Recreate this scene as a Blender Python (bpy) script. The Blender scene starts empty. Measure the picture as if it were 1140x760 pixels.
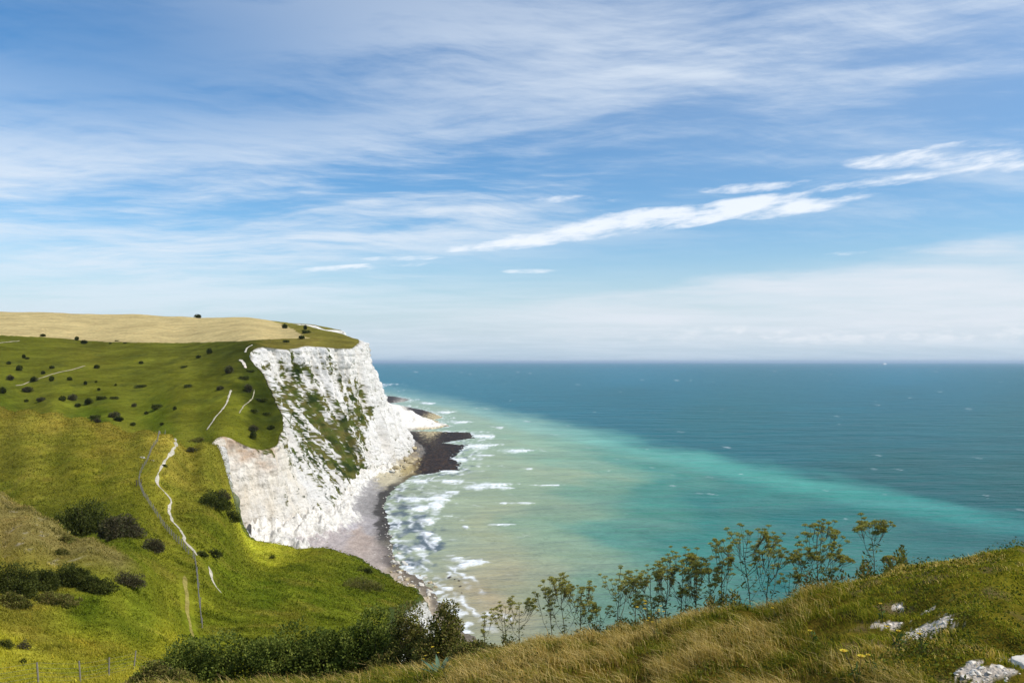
import bpy, math, random
import numpy as np

# ------------------------------------------------------------------ basics
F = 900.0; EYE = 80.0; HOR = 403.0; CU = 570.0
rng = np.random.default_rng(7)
random.seed(7)
scene = bpy.context.scene
COL = scene.collection

def lin(c):
    c = np.asarray(c, float) / 255.0
    return np.where(c <= 0.04045, c / 12.92, ((c + 0.055) / 1.055) ** 2.4)

def smooth(x, a, b):
    t = np.clip((x - a) / (b - a), 0, 1)
    return t * t * (3 - 2 * t)

_perm = np.random.default_rng(3).permutation(256).astype(np.int64)
_perm = np.concatenate([_perm, _perm, _perm])
_g2 = np.array([[math.cos(a), math.sin(a)] for a in np.linspace(0, 2 * math.pi, 16, endpoint=False)])
_g3 = np.random.default_rng(5).normal(size=(64, 3)); _g3 /= np.linalg.norm(_g3, axis=1)[:, None]

def noise2(x, y, seed=0):
    x = np.asarray(x, float) + seed * 17.31; y = np.asarray(y, float) - seed * 9.77
    xi = np.floor(x).astype(np.int64); yi = np.floor(y).astype(np.int64)
    xf = x - xi; yf = y - yi; xi &= 255; yi &= 255
    u = xf ** 3 * (xf * (xf * 6 - 15) + 10); v = yf ** 3 * (yf * (yf * 6 - 15) + 10)
    def g(ix, iy, dx, dy):
        h = _perm[_perm[ix] + iy] & 15
        return _g2[h, 0] * dx + _g2[h, 1] * dy
    a = g(xi, yi, xf, yf); b = g(xi + 1, yi, xf - 1, yf)
    c = g(xi, yi + 1, xf, yf - 1); d = g(xi + 1, yi + 1, xf - 1, yf - 1)
    return 1.5 * ((a * (1 - u) + b * u) * (1 - v) + (c * (1 - u) + d * u) * v)

def noise3(x, y, z, seed=0):
    x = np.asarray(x, float) + seed * 11.3; y = np.asarray(y, float) + seed * 5.1; z = np.asarray(z, float) - seed * 7.7
    xi = np.floor(x).astype(np.int64); yi = np.floor(y).astype(np.int64); zi = np.floor(z).astype(np.int64)
    xf = x - xi; yf = y - yi; zf = z - zi; xi &= 255; yi &= 255; zi &= 255
    f = lambda t: t ** 3 * (t * (t * 6 - 15) + 10)
    u, v, w = f(xf), f(yf), f(zf)
    def g(ix, iy, iz, dx, dy, dz):
        h = _perm[_perm[_perm[ix] + iy] + iz] & 63
        return _g3[h, 0] * dx + _g3[h, 1] * dy + _g3[h, 2] * dz
    def pl(k):
        a = g(xi, yi, zi + k, xf, yf, zf - k); b = g(xi + 1, yi, zi + k, xf - 1, yf, zf - k)
        c = g(xi, yi + 1, zi + k, xf, yf - 1, zf - k); d = g(xi + 1, yi + 1, zi + k, xf - 1, yf - 1, zf - k)
        return (a * (1 - u) + b * u) * (1 - v) + (c * (1 - u) + d * u) * v
    return 1.5 * (pl(0) * (1 - w) + pl(1) * w)

def fbm2(x, y, n=4, seed=0):
    s = 0; a = 1.0; t = 0
    for k in range(n):
        s = s + a * noise2(x * 2 ** k, y * 2 ** k, seed + k); t += a; a *= 0.5
    return s / t * 1.4

def fbm3(x, y, z, n=4, seed=0):
    s = 0; a = 1.0; t = 0
    for k in range(n):
        s = s + a * noise3(x * 2 ** k, y * 2 ** k, z * 2 ** k, seed + k); t += a; a *= 0.5
    return s / t * 1.4

def mesh_np(name, V, Fc, mat=None, colors=None, attrs=None, parent=None, smooth_shade=True, loc=None):
    """V (N,3); Fc (M,3|4) array or list of such arrays -> ONE mesh object."""
    if not isinstance(Fc, (list, tuple)): Fc = [Fc]
    Fc = [np.asarray(f, np.int64) for f in Fc if len(f)]
    me = bpy.data.meshes.new(name)
    V = np.ascontiguousarray(V, np.float32)
    me.vertices.add(len(V)); me.vertices.foreach_set('co', V.ravel())
    idx = np.concatenate([f.ravel() for f in Fc]).astype(np.int32)
    tot = np.concatenate([np.full(len(f), f.shape[1]) for f in Fc]).astype(np.int32)
    st = np.concatenate([[0], np.cumsum(tot)[:-1]]).astype(np.int32)
    me.loops.add(len(idx)); me.loops.foreach_set('vertex_index', idx)
    me.polygons.add(len(tot)); me.polygons.foreach_set('loop_start', st); me.polygons.foreach_set('loop_total', tot)
    me.polygons.foreach_set('use_smooth', np.full(len(tot), smooth_shade))
    if colors is not None:
        a = me.attributes.new('tint', 'FLOAT_COLOR', 'POINT')
        c4 = np.ones((len(V), 4), np.float32); c4[:, :3] = colors
        a.data.foreach_set('color', c4.ravel())
    for k, arr in (attrs or {}).items():
        a = me.attributes.new(k, 'FLOAT', 'POINT'); a.data.foreach_set('value', np.asarray(arr, np.float32))
    me.update(calc_edges=True); me.validate()
    o = bpy.data.objects.new(name, me)
    if mat: me.materials.append(mat)
    COL.objects.link(o)
    if parent: o.parent = parent
    if loc is not None: o.location = loc
    return o

def tag(o, label=None, cat=None, group=None, kind=None):
    if label: o['label'] = label
    if cat: o['category'] = cat
    if group: o['group'] = group
    if kind: o['kind'] = kind
    return o

def empty(name, loc, rz=0.0):
    o = bpy.data.objects.new(name, None); COL.objects.link(o)
    o.location = loc; o.rotation_euler = (0, 0, rz); o.empty_display_size = 0.2
    return o

def copy_tree(src, loc, rz=0.0, scale=1.0, label=None, group=None):
    r = src.copy(); COL.objects.link(r); r.location = loc; r.rotation_euler = (0, 0, rz); r.scale = (scale,) * 3 if np.isscalar(scale) else scale
    if label: r['label'] = label
    if group: r['group'] = group
    for ch in list(src.children):
        c = ch.copy(); COL.objects.link(c); c.parent = r
        for g in list(ch.children):
            d = g.copy(); COL.objects.link(d); d.parent = c
    return r

# ------------------------------------------------------------------ materials
class NT:
    def __init__(self, name, world=None):
        if world: self.t = world.node_tree
        else:
            self.m = bpy.data.materials.new(name); self.m.use_nodes = True; self.t = self.m.node_tree
        self.t.nodes.clear()
    def n(self, typ, **kw):
        nd = self.t.nodes.new(typ)
        ins = kw.pop('i', {})
        for k, v in kw.items(): setattr(nd, k, v)
        for k, v in ins.items(): self.put(nd.inputs[k], v)
        return nd
    def put(self, sock, v):
        if isinstance(v, bpy.types.NodeSocket): self.t.links.new(v, sock)
        elif isinstance(v, bpy.types.Node): self.t.links.new(v.outputs[0], sock)
        else:
            if sock.type == 'RGBA' and hasattr(v, '__len__') and len(v) == 3: v = (*v, 1)
            sock.default_value = v
    def math(self, op, a, b=0.0, c=None, clamp=False):
        nd = self.n('ShaderNodeMath', operation=op, use_clamp=clamp)
        self.put(nd.inputs[0], a); self.put(nd.inputs[1], b)
        if c is not None: self.put(nd.inputs[2], c)
        return nd.outputs[0]
    def vmath(self, op, a, b=(0, 0, 0)):
        nd = self.n('ShaderNodeVectorMath', operation=op)
        self.put(nd.inputs[0], a)
        if op == 'SCALE': self.put(nd.inputs[3], b)
        else: self.put(nd.inputs[1], b)
        return nd.outputs[0]
    def mix(self, fac, a, b, blend='MIX'):
        nd = self.n('ShaderNodeMix', data_type='RGBA', blend_type=blend)
        self.put(nd.inputs[0], fac); self.put(nd.inputs[6], a); self.put(nd.inputs[7], b)
        return nd.outputs[2]
    def noise(self, vec, scale, detail=4, rough=0.55, dist=0.0):
        nd = self.n('ShaderNodeTexNoise', i={'Scale': scale, 'Detail': detail, 'Roughness': rough, 'Distortion': dist})
        if vec is not None: self.put(nd.inputs['Vector'], vec)
        return nd.outputs[0]
    def ramp(self, x, a, b, lo=0.0, hi=1.0, kind='SMOOTHSTEP'):
        nd = self.n('ShaderNodeMapRange', interpolation_type=kind)
        self.put(nd.inputs[0], x); self.put(nd.inputs[1], a); self.put(nd.inputs[2], b); self.put(nd.inputs[3], lo); self.put(nd.inputs[4], hi)
        return nd.outputs[0]
    def attr(self, name):
        return self.n('ShaderNodeAttribute', attribute_name=name)
    def pos(self):
        return self.n('ShaderNodeNewGeometry').outputs['Position']
    def obj(self):
        return self.n('ShaderNodeTexCoord').outputs['Object']
    def bump(self, h, strength, dist, normal=None):
        nd = self.n('ShaderNodeBump', i={'Strength': strength, 'Distance': dist, 'Height': h})
        if normal is not None: self.put(nd.inputs['Normal'], normal)
        return nd.outputs[0]
    def out(self, sh):
        o = self.n('ShaderNodeOutputMaterial'); self.t.links.new(sh, o.inputs[0]); return self.m
    def principled(self, col, rough=0.9, spec=0.2, normal=None, **kw):
        nd = self.n('ShaderNodeBsdfPrincipled')
        self.put(nd.inputs['Base Color'], col); self.put(nd.inputs['Roughness'], rough); self.put(nd.inputs['Specular IOR Level'], spec)
        if normal is not None: self.put(nd.inputs['Normal'], normal)
        for k, v in kw.items(): self.put(nd.inputs[k.replace('_', ' ')], v)
        return nd.outputs[0]

def var_mul(m, col, vec, scale, lo, hi, detail=4, rough=0.6):
    """multiply a colour by a noise that runs between lo and hi"""
    f = m.ramp(m.noise(vec, scale, detail, rough), 0.3, 0.7, lo, hi, 'LINEAR')
    return m.mix(1.0, col, m.n('ShaderNodeCombineColor', i={0: f, 1: f, 2: f}).outputs[0], 'MULTIPLY')

def mat_land():
    m = NT('downland_turf'); p = m.pos(); c = m.attr('tint').outputs[0]
    c = var_mul(m, c, p, 0.035, 0.80, 1.22, 5)
    c = var_mul(m, c, p, 0.35, 0.68, 1.30, 6, 0.72)
    c = var_mul(m, c, p, 2.2, 0.70, 1.30, 3, 0.7)
    warm = m.ramp(m.noise(p, 0.11, 5, 0.6), 0.5, 0.7, 0, 0.35)
    c = m.mix(warm, c, m.mix(1.0, c, (1.25, 1.06, 1.0, 1), 'MULTIPLY'))
    h = m.noise(p, 0.9, 6, 0.7)
    h2 = m.noise(p, 7.0, 3, 0.7)
    nb = m.bump(h, 0.7, 0.3); nb = m.bump(h2, 0.5, 0.03, nb)
    return m.out(m.principled(c, 1.0, 0.0, nb))

def mat_chalk():
    m = NT('weathered_chalk'); p = m.pos(); c = m.attr('tint').outputs[0]
    c = var_mul(m, c, p, 0.25, 0.90, 1.05, 5)
    c = var_mul(m, c, p, 1.1, 0.74, 1.12, 6, 0.75)
    # flint seams: thin broken dark lines lying level in the chalk
    sp = m.n('ShaderNodeSeparateXYZ', i={0: p})
    wob = m.noise(p, 0.06, 3)
    z = m.math('ADD', sp.outputs[2], m.math('MULTIPLY', wob, 5.0))
    band = m.math('ABSOLUTE', m.math('SUBTRACT', m.math('FRACT', m.math('MULTIPLY', z, 0.33)), 0.5))
    seam = m.math('MULTIPLY', m.ramp(band, 0.0, 0.075, 1, 0), m.ramp(m.noise(p, 0.22, 4, 0.7), 0.50, 0.66))
    c = m.mix(m.math('MULTIPLY', seam, 0.45), c, (0.22, 0.19, 0.16, 1))
    h = m.noise(p, 0.5, 8, 0.68); h2 = m.noise(m.n('ShaderNodeMapping', i={0: p, 3: (1.2, 1.2, 0.35)}).outputs[0], 1.0, 6, 0.7)
    nb = m.bump(h, 0.9, 1.4); nb = m.bump(h2, 0.7, 0.7, nb)
    return m.out(m.principled(c, 0.95, 0.1, nb))

def mat_simple(name, col, rough=0.9, spec=0.15, scale=8.0, lo=0.8, hi=1.2, bump=0.0, bscale=20.0, bdist=0.02):
    m = NT(name); o = m.obj()
    c = var_mul(m, (*col, 1), o, scale, lo, hi)
    nb = m.bump(m.noise(o, bscale, 4, 0.6), bump, bdist) if bump else None
    return m.out(m.principled(c, rough, spec, nb))

def mat_leaf(name, trans=0.35, rough=0.6, spec=0.25):
    m = NT(name); c = m.attr('tint').outputs[0]
    c = var_mul(m, c, m.obj(), 3.0, 0.8, 1.2, 3)
    pr = m.principled(c, rough, spec)
    tr = m.n('ShaderNodeBsdfTranslucent', i={0: m.mix(1.0, c, (1.25, 1.3, 0.6, 1), 'MULTIPLY')})
    mx = m.n('ShaderNodeMixShader', i={0: trans, 1: pr, 2: tr.outputs[0]})
    return m.out(mx.outputs[0])

def mat_beach():
    m = NT('shingle_and_weed'); p = m.pos(); c = m.attr('tint').outputs[0]
    c = var_mul(m, c, p, 0.12, 0.85, 1.15, 5)
    c = var_mul(m, c, p, 1.0, 0.62, 1.38, 6, 0.8)
    c = var_mul(m, c, m.n('ShaderNodeMapping', i={0: p, 3: (0.5, 0.12, 1)}).outputs[0], 1.0, 0.82, 1.18, 4, 0.6)
    nb = m.bump(m.noise(p, 1.3, 6, 0.75), 0.9, 0.5)
    return m.out(m.principled(c, 0.8, 0.25, nb))

def mat_sea():
    m = NT('channel_water'); p = m.pos(); c = m.attr('tint').outputs[0]; foam = m.attr('foam').outputs[2]
    c = var_mul(m, c, m.n('ShaderNodeMapping', i={0: p, 2: (0, 0, 0.35), 3: (0.004, 0.02, 1)}).outputs[0], 1.0, 0.84, 1.16, 6, 0.65)
    c = var_mul(m, c, m.n('ShaderNodeMapping', i={0: p, 2: (0, 0, -0.3), 3: (0.03, 0.09, 1)}).outputs[0], 1.0, 0.88, 1.12, 5, 0.65)
    mp = m.n('ShaderNodeMapping', i={0: p, 2: (0, 0, -0.35), 3: (0.05, 0.14, 0.1)}).outputs[0]
    mp2 = m.n('ShaderNodeMapping', i={0: p, 2: (0, 0, -0.5), 3: (0.35, 0.8, 0.5)}).outputs[0]
    mp3 = m.n('ShaderNodeMapping', i={0: p, 2: (0, 0, -0.2), 3: (0.012, 0.03, 0.1)}).outputs[0]
    nb = m.bump(m.noise(mp3, 1.0, 3, 0.5), 1.0, 8.0)
    nb = m.bump(m.noise(mp, 1.0, 4, 0.6), 1.0, 3.4, nb)
    nb = m.bump(m.noise(mp2, 1.0, 4, 0.6), 0.9, 0.5, nb)
    water = m.principled(c, 0.30, 0.05, nb, IOR=1.33, Specular_Tint=(0.42, 0.60, 0.66, 1))
    fo = m.principled(m.mix(1.0, (0.86, 0.88, 0.88, 1), (1, 1, 1, 1), 'MULTIPLY'), 0.9, 0.1, nb)
    f2 = m.math('MULTIPLY', foam, m.ramp(m.noise(p, 0.6, 5, 0.7), 0.25, 0.55, 0.45, 1.0), clamp=True)
    mx = m.n('ShaderNodeMixShader', i={0: f2, 1: water, 2: fo})
    return m.out(mx.outputs[0])

M_LAND = mat_land(); M_CHALK = mat_chalk(); M_BEACH = mat_beach(); M_SEA = mat_sea()
M_GRASS = mat_leaf('grass_blades', 0.3, 0.8, 0.05)
M_LEAF = mat_leaf('shrub_leaves', 0.2, 0.8, 0.03)
M_UMBEL = mat_leaf('umbel_seed_heads', 0.2, 0.8, 0.1)
M_PETAL = mat_leaf('yellow_petals', 0.3, 0.6, 0.2)
M_STALK = mat_simple('dry_plant_stalk', (0.10, 0.085, 0.045), 0.8, 0.2, 12)
M_BARK = mat_simple('scrub_bark', (0.09, 0.07, 0.05), 0.9, 0.1, 9, 0.7, 1.3, 0.5, 30)
M_POST = mat_simple('weathered_fence_wood', (0.21, 0.19, 0.16), 0.85, 0.15, 5, 0.7, 1.25, 0.5, 18)
M_WIRE = mat_simple('galvanised_wire', (0.22, 0.22, 0.21), 0.7, 0.2, 5, 0.85, 1.1)
M_PATH = mat_land(); M_PATH.name = 'trodden_path'
M_ROCK = mat_simple('pale_chalk_rock', (0.62, 0.58, 0.50), 0.9, 0.1, 1.3, 0.72, 1.15, 0.8, 3.0, 0.2)
M_STONE = mat_simple('broken_chalk', (0.74, 0.67, 0.56), 0.9, 0.05, 1.3, 0.78, 1.12, 0.5, 4.0, 0.004)
M_TAN = mat_simple('lichened_chalk_rock', (0.46, 0.38, 0.23), 0.9, 0.1, 1.3, 0.6, 1.25, 0.8, 3.0, 0.2)
M_WEED = mat_simple('wet_weeded_rock', (0.055, 0.045, 0.035), 0.6, 0.35, 1.6, 0.6, 1.5, 0.8, 3.0, 0.2)

# ------------------------------------------------------------------ terrain function
LK = 110.0
def Ld(D): return LK * np.log(np.maximum(D, 0.5) / 4.0)
# control heights: each is (bearing u, distance D, apparent level v) of a real spot on the ground
CP = np.array([
 # near bank: under and in front of the viewer
 (1140,6,760),(850,7,764),(570,9,776),(300,13,790),(100,17,792),(570,5,945),(1140,4,945),(850,4.5,960),(300,7,930),(0,12,860),(-100,18,800),(-100,10,930),
 (1140,8.5,668),(850,9.5,716),(690,11,736),(1000,8.5,692),
 (1140,11,610),(1000,12,629),(900,13,651),(830,13.5,666),(690,15,692),(560,17,712),(470,20,733),(380,21,744),(300,21,748),(200,22,748),(150,21,750),
 (430,27,750),(300,28,762),(200,30,770),(1140,16,680),(1140,24,900),(900,18,720),(900,27,900),(690,20,740),(690,29,900),(560,24,765),(560,37,870),
 (430,40,800),(300,40,800),(200,40,790),(150,35,775),(80,27,790),(0,24,810),
 # valley field
 (148,58,743),(50,43,760),(10,38,770),(-60,35,780),(430,60,815),(430,90,780),(300,70,765),(300,100,712),(220,105,700),(230,80,738),(150,75,720),(100,70,718),(0,60,718),(100,85,670),(0,85,652),(50,85,662),
 (0,105,602),(0,130,548),(60,122,580),(100,116,598),(150,110,626),(60,105,612),(-150,110,560),(-150,135,500),
 (150,95,660),(150,135,602),(150,175,562),(0,160,575),(0,200,562),(0,250,502),(60,150,600),(60,185,577),(60,240,512),(100,140,616),(100,165,592),(100,220,530),
 (-150,160,540),(-150,220,530),(-150,300,440),(-150,350,470),
 # middle spur crest and dip behind
 (0,300,452),(60,298,457),(120,290,469),(190,265,484),(225,280,491),(243,297,499),
 (0,345,482),(60,345,487),(120,340,492),(190,310,507),(190,345,498),(235,325,508),
 # seaward spur
 (217,140,622),(222,120,660),(155,200,540),(185,255,490),(250,285,542),(270,272,590),(300,270,604),(330,268,611),(380,258,615),(420,240,635),(450,222,655),(465,210,660),(430,170,672),(390,130,690),
 (300,150,655),(250,150,640),(250,200,577),(220,200,558),(330,200,632),(400,200,648),(350,140,672),(280,120,682),(190,190,562),(215,240,528),(520,200,700),(520,260,690),
 # far hillside
 (0,430,450),(60,420,456),(120,400,470),(180,390,476),(230,365,484),(200,400,464),(0,520,420),(0,620,392),(0,720,374),(100,520,424),(100,640,397),(100,740,380),(200,450,440),(200,560,408),(200,700,382),
 (260,420,450),(260,500,410),(265,600,387),(300,370,497),(300,385,492),(310,388,487),(315,410,470),(305,450,445),(290,500,415),(278,540,397),(290,575,387),(340,600,386),(385,620,388),(392,640,385),(399,690,379),
 (270,345,505),(240,347,503),
 # plateau and skyline
 (260,640,381),(330,650,380),(270,760,368),(270,1000,355),(270,1250,353.5),(340,700,374),(340,850,364.5),(340,1000,364),(380,760,373),(377,860,371),(355,900,366),(395,740,377),
 (0,900,358),(0,1150,347.5),(0,1450,350),(100,1150,349.5),(100,900,363),(100,1450,353),(200,1150,352.5),(200,900,367),(200,1450,356),(320,1000,359.5),(310,760,371),
 (352,1180,362.5),(377,1260,367.5),(300,1250,357),(320,1500,366),(360,1080,371),
 (-150,420,452),(-150,620,388),(-150,900,352),(-150,1150,343),(-150,1450,350),(-400,300,430),(-400,620,380),(-400,1100,340),(-400,130,520),(-400,50,720),(-400,20,820),
 (1500,6,735),(1500,9,650),(1500,12,600),(1500,18,680),(1500,28,900),(1500,4,900),(1320,11,606),(1320,8,672),(1320,6,745),(600,60,950),(900,60,1000),(600,200,800),
], float)
RIDGES = [ # ridge, hollow and edge lines, followed closely
 ([(1140,11,613),(1000,12,635),(900,13,664),(830,13.5,681),(690,15,708),(560,17,730),(470,20,752),(380,21,764),(300,21,770),(150,21,772)], 40),
 ([(-150,137,505),(0,130,548),(60,122,580),(100,116,599),(150,110,627)], 25),
 ([(-150,165,545),(0,160,578),(60,150,602),(100,141,617),(150,132,606)], 30),
 ([(-150,300,440),(0,300,452),(60,298,458),(120,290,469),(160,277,478),(190,268,484),(225,281,491),(243,297,499)], 22),
 ([(-150,350,472),(0,348,483),(60,346,487),(120,340,492),(160,326,500),(190,316,506),(225,325,508)], 28),
 ([(-150,240,512),(0,238,512),(60,237,516),(110,230,522),(150,215,530)], 40),
 ([(-150,420,453),(0,425,452),(60,418,457),(120,402,468),(180,388,476),(230,365,484)], 40),
 ([(-150,620,388),(0,620,392),(100,635,398),(200,640,394),(255,630,384)], 40),
 ([(-400,1150,342),(-150,1150,343),(0,1150,347.5),(100,1150,349.5),(200,1150,352.5),(270,1100,354.5),(330,1030,361)], 40),
]
_ex = []
for _ln, _st in RIDGES:
    for _a, _b in zip(_ln[:-1], _ln[1:]):
        _k = max(1, int(abs(_b[0] - _a[0]) / _st))
        for _i in range(_k):
            _t = _i / _k
            _ex.append((_a[0] + (_b[0] - _a[0]) * _t, math.exp(math.log(_a[1]) * (1 - _t) + math.log(_b[1]) * _t), _a[2] + (_b[2] - _a[2]) * _t))
    _ex.append(_ln[-1])
_ex = np.array(_ex, float)
# drop single spots that lie almost on a line
_q = np.array([np.min(np.hypot(_ex[:, 0] - c[0], Ld(_ex[:, 1]) - Ld(c[1]))) > 14 for c in CP])
CP = np.concatenate([CP[_q], _ex])
_cp = np.stack([CP[:, 0], Ld(CP[:, 1])], 1); _S = 300.0
def _phi(d2):
    return np.where(d2 > 1e-12, 0.5 * d2 * np.log(np.maximum(d2, 1e-12)), 0.0)
_d2 = ((_cp[:, None] - _cp[None]) ** 2).sum(2) / _S ** 2
_n = len(_cp); _A = np.zeros((_n + 3, _n + 3)); _A[:_n, :_n] = _phi(_d2) + 2e-4 * np.eye(_n)
_A[:_n, _n] = 1; _A[:_n, _n + 1:] = _cp / _S; _A[_n:, :_n] = _A[:_n, _n:].T
_w = np.linalg.solve(_A, np.concatenate([CP[:, 2], np.zeros(3)]))

def height(X, Y, rough=True):
    """terrain height over world (X, Y), Y > 0"""
    X = np.atleast_1d(np.asarray(X, float)); Y = np.atleast_1d(np.asarray(Y, float))
    Yc = np.maximum(Y, 1.2)
    u = np.clip(CU + F * X / Yc, -500, 1700); L = Ld(Yc)
    out = np.empty(X.shape); fl = out.ravel(); uf = u.ravel(); lf = L.ravel()
    for s in range(0, uf.size, 40000):
        a = uf[s:s + 40000, None] - _cp[None, :, 0]; b = lf[s:s + 40000, None] - _cp[None, :, 1]
        fl[s:s + 40000] = _phi((a * a + b * b) / _S ** 2) @ _w[:_n] + _w[_n] + (uf[s:s + 40000] * _w[_n + 1] + lf[s:s + 40000] * _w[_n + 2]) / _S
    z = EYE - Yc * (fl.reshape(X.shape) - HOR) / F
    if rough:
        z = z + 0.105 * fbm2(X / 1.0, Y / 1.3, 4, 1) * smooth(Y, 60, 20) + 0.05 * smooth(Y, 14, 8) * fbm2(X / 0.5, Y / 0.5, 2, 9)
        z = z + 0.16 * fbm2(X / 9, Y / 13, 5, 2) * smooth(Y, 40, 120) + 1.3 * fbm2(X / 55, Y / 55, 4, 3) * smooth(Y, 320, 520)
    return z

# ------------------------------------------------------------------ coast: cliff top and foot, station by station
ST = [ # top x, y, foot x, y, foot z, profile (0 straight, 1 upper wall + slope + lower wall)
 (140,-30,150,-25,-2,0),(60,8,75,22,-2,0),(30,22,45,50,-2,0),(16,27,30,60,-2,0),(4,37,15,75,-2,0),(-8,58,4,95,-2,0),(-16,95,-4,125,-2,0),(-21,130,-9,155,-1,0),(-25,170,-12,190,0,0),
 (-24,205,-14,222,1,0),(-29,225,-24,248,1.5,0),(-40,240,-37,268,2,0),(-55,258,-56,288,2.5,0),(-72,268,-73,302,3,0),(-82,270,-86,312,4,0),(-91,272,-94,318,5,0),(-99,283,-103,322,7,0),(-107,297,-110,326,10,0),
 (-117,312,-115,331,14,0),(-124,330,-115,336,12,0),(-126,345,-117,335,8,0),(-118,360,-107,345,6,0),(-111,370,-96,356,5,.05),(-111,387,-92,375,4.5,.25),(-116,410,-88,396,4,.6),(-132,450,-92,420,4,.9),
 (-155,500,-95,448,4,1),(-175,540,-97,474,4,1),(-179,575,-99,503,4,1),(-153,602,-101,534,4,1),(-127,622,-97,564,4,.8),(-125,644,-87,592,3.5,.35),(-131,692,-82,642,3,.2),(-150,760,-86,722,2,.2),
 (-190,850,-115,832,2,.2),(-230,960,-150,950,2,.2),(-300,1080,-215,1060,2,.2),(-284,1180,-225,1150,2,.2),(-268,1260,-215,1250,2,.2),(-290,1340,-240,1345,2,.2),(-340,1480,-290,1500,2,.2),(-430,1750,-380,1770,2,.2)]
ST = np.array(ST, float); ST[:, 4] = np.minimum(ST[:, 4], 2) - 3.0
_par = np.concatenate([[0], np.cumsum(np.hypot(np.diff(ST[:, 0] + ST[:, 2]), np.diff(ST[:, 1] + ST[:, 3])) * 0.5 + 0.3)])
def _resample(par):
    def cr(c):
        m = np.gradient(c, _par); i = np.clip(np.searchsorted(_par, par, 'right') - 1, 0, len(_par) - 2)
        h = _par[i + 1] - _par[i]; t = (par - _par[i]) / h
        return (2*t**3-3*t**2+1)*c[i] + (t**3-2*t**2+t)*h*m[i] + (-2*t**3+3*t**2)*c[i+1] + (t**3-t**2)*h*m[i+1]
    return np.stack([cr(ST[:, k]) for k in range(6)], 1)
_p = [np.arange(0, _par[8], 2.0), np.arange(_par[8], _par[33], 0.65), np.arange(_par[33], _par[-1], 3.0), [_par[-1]]]
EPAR = np.concatenate(_p); E = _resample(EPAR)
_nd = np.stack([E[:, 2] - E[:, 0], E[:, 3] - E[:, 1]], 1); ENORM = _nd / np.maximum(np.linalg.norm(_nd, axis=1), 1e-6)[:, None]
_near = smooth(E[:, 1], 60, 160)
_j = (1.6 * fbm2(EPAR / 22, EPAR * 0, 4, 21) + 0.5 * fbm2(EPAR / 4.0, EPAR * 0 + 3, 3, 22)) * _near
ETOP = E[:, :2] + ENORM * _j[:, None]
ETZ = height(ETOP[:, 0], ETOP[:, 1])
LANDPOLY = np.concatenate([ETOP, [(-430, 2600), (-3000, 2600), (-3000, -60), (140, -60)]])

def inside(poly, X, Y):
    X = np.asarray(X, float); r = np.zeros(X.shape, bool); Y = np.asarray(Y, float)
    n = len(poly)
    for i in range(n):
        x0, y0 = poly[i]; x1, y1 = poly[(i + 1) % n]
        if y0 == y1: continue
        c = (y0 > Y) != (y1 > Y)
        if not c.any(): continue
        r ^= c & (X < (x1 - x0) * (Y - y0) / (y1 - y0) + x0)
    return r

def poly_dist(line, X, Y):
    d = np.full(np.shape(X), 1e18)
    for i in range(len(line) - 1):
        ax, ay = line[i]; bx, by = line[i + 1]; vx, vy = bx - ax, by - ay
        t = np.clip(((X - ax) * vx + (Y - ay) * vy) / (vx * vx + vy * vy + 1e-12), 0, 1)
        d = np.minimum(d, (X - ax - t * vx) ** 2 + (Y - ay - t * vy) ** 2)
    return np.sqrt(d)

_HD = np.exp(np.linspace(math.log(5.0), math.log(1500), 900))
def hit(u, v, dmin=5.0):
    """the ground point seen in direction (u, v), looking past everything nearer than dmin"""
    D = _HD[_HD >= dmin]; X = (u - CU) / F * D
    z = height(X, D); vs = HOR + F * (EYE - z) / D
    ok = inside(LANDPOLY, X, D)
    k = np.nonzero((vs <= v) & ok)[0]
    if not len(k): k = [int(np.argmin(np.where(ok, vs - v, 1e9)))]
    i = k[0]
    return np.array([X[i], D[i], z[i]])
def at_sea(u, v, z=0.0):
    D = F * (EYE - z) / (v - HOR); return np.array([(u - CU) / F * D, D, z])

def field(P, vals, U, V, p=3.0, su=1.0, sv=1.0, eps=4.0):
    """smooth (Shepard) interpolation of values given at spots"""
    P = np.asarray(P, float); vals = np.asarray(vals, float); U = np.asarray(U, float); V = np.asarray(V, float)
    out = np.zeros(U.shape + vals.shape[1:]); W = np.zeros(U.shape)
    for (a, b), val in zip(P, vals):
        w = 1.0 / (((U - a) / su) ** 2 + ((V - b) / sv) ** 2 + eps * eps) ** (p / 2)
        W += w; out += w.reshape(w.shape + (1,) * (vals.ndim - 1)) * val
    return out / W.reshape(W.shape + (1,) * (vals.ndim - 1))
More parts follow.
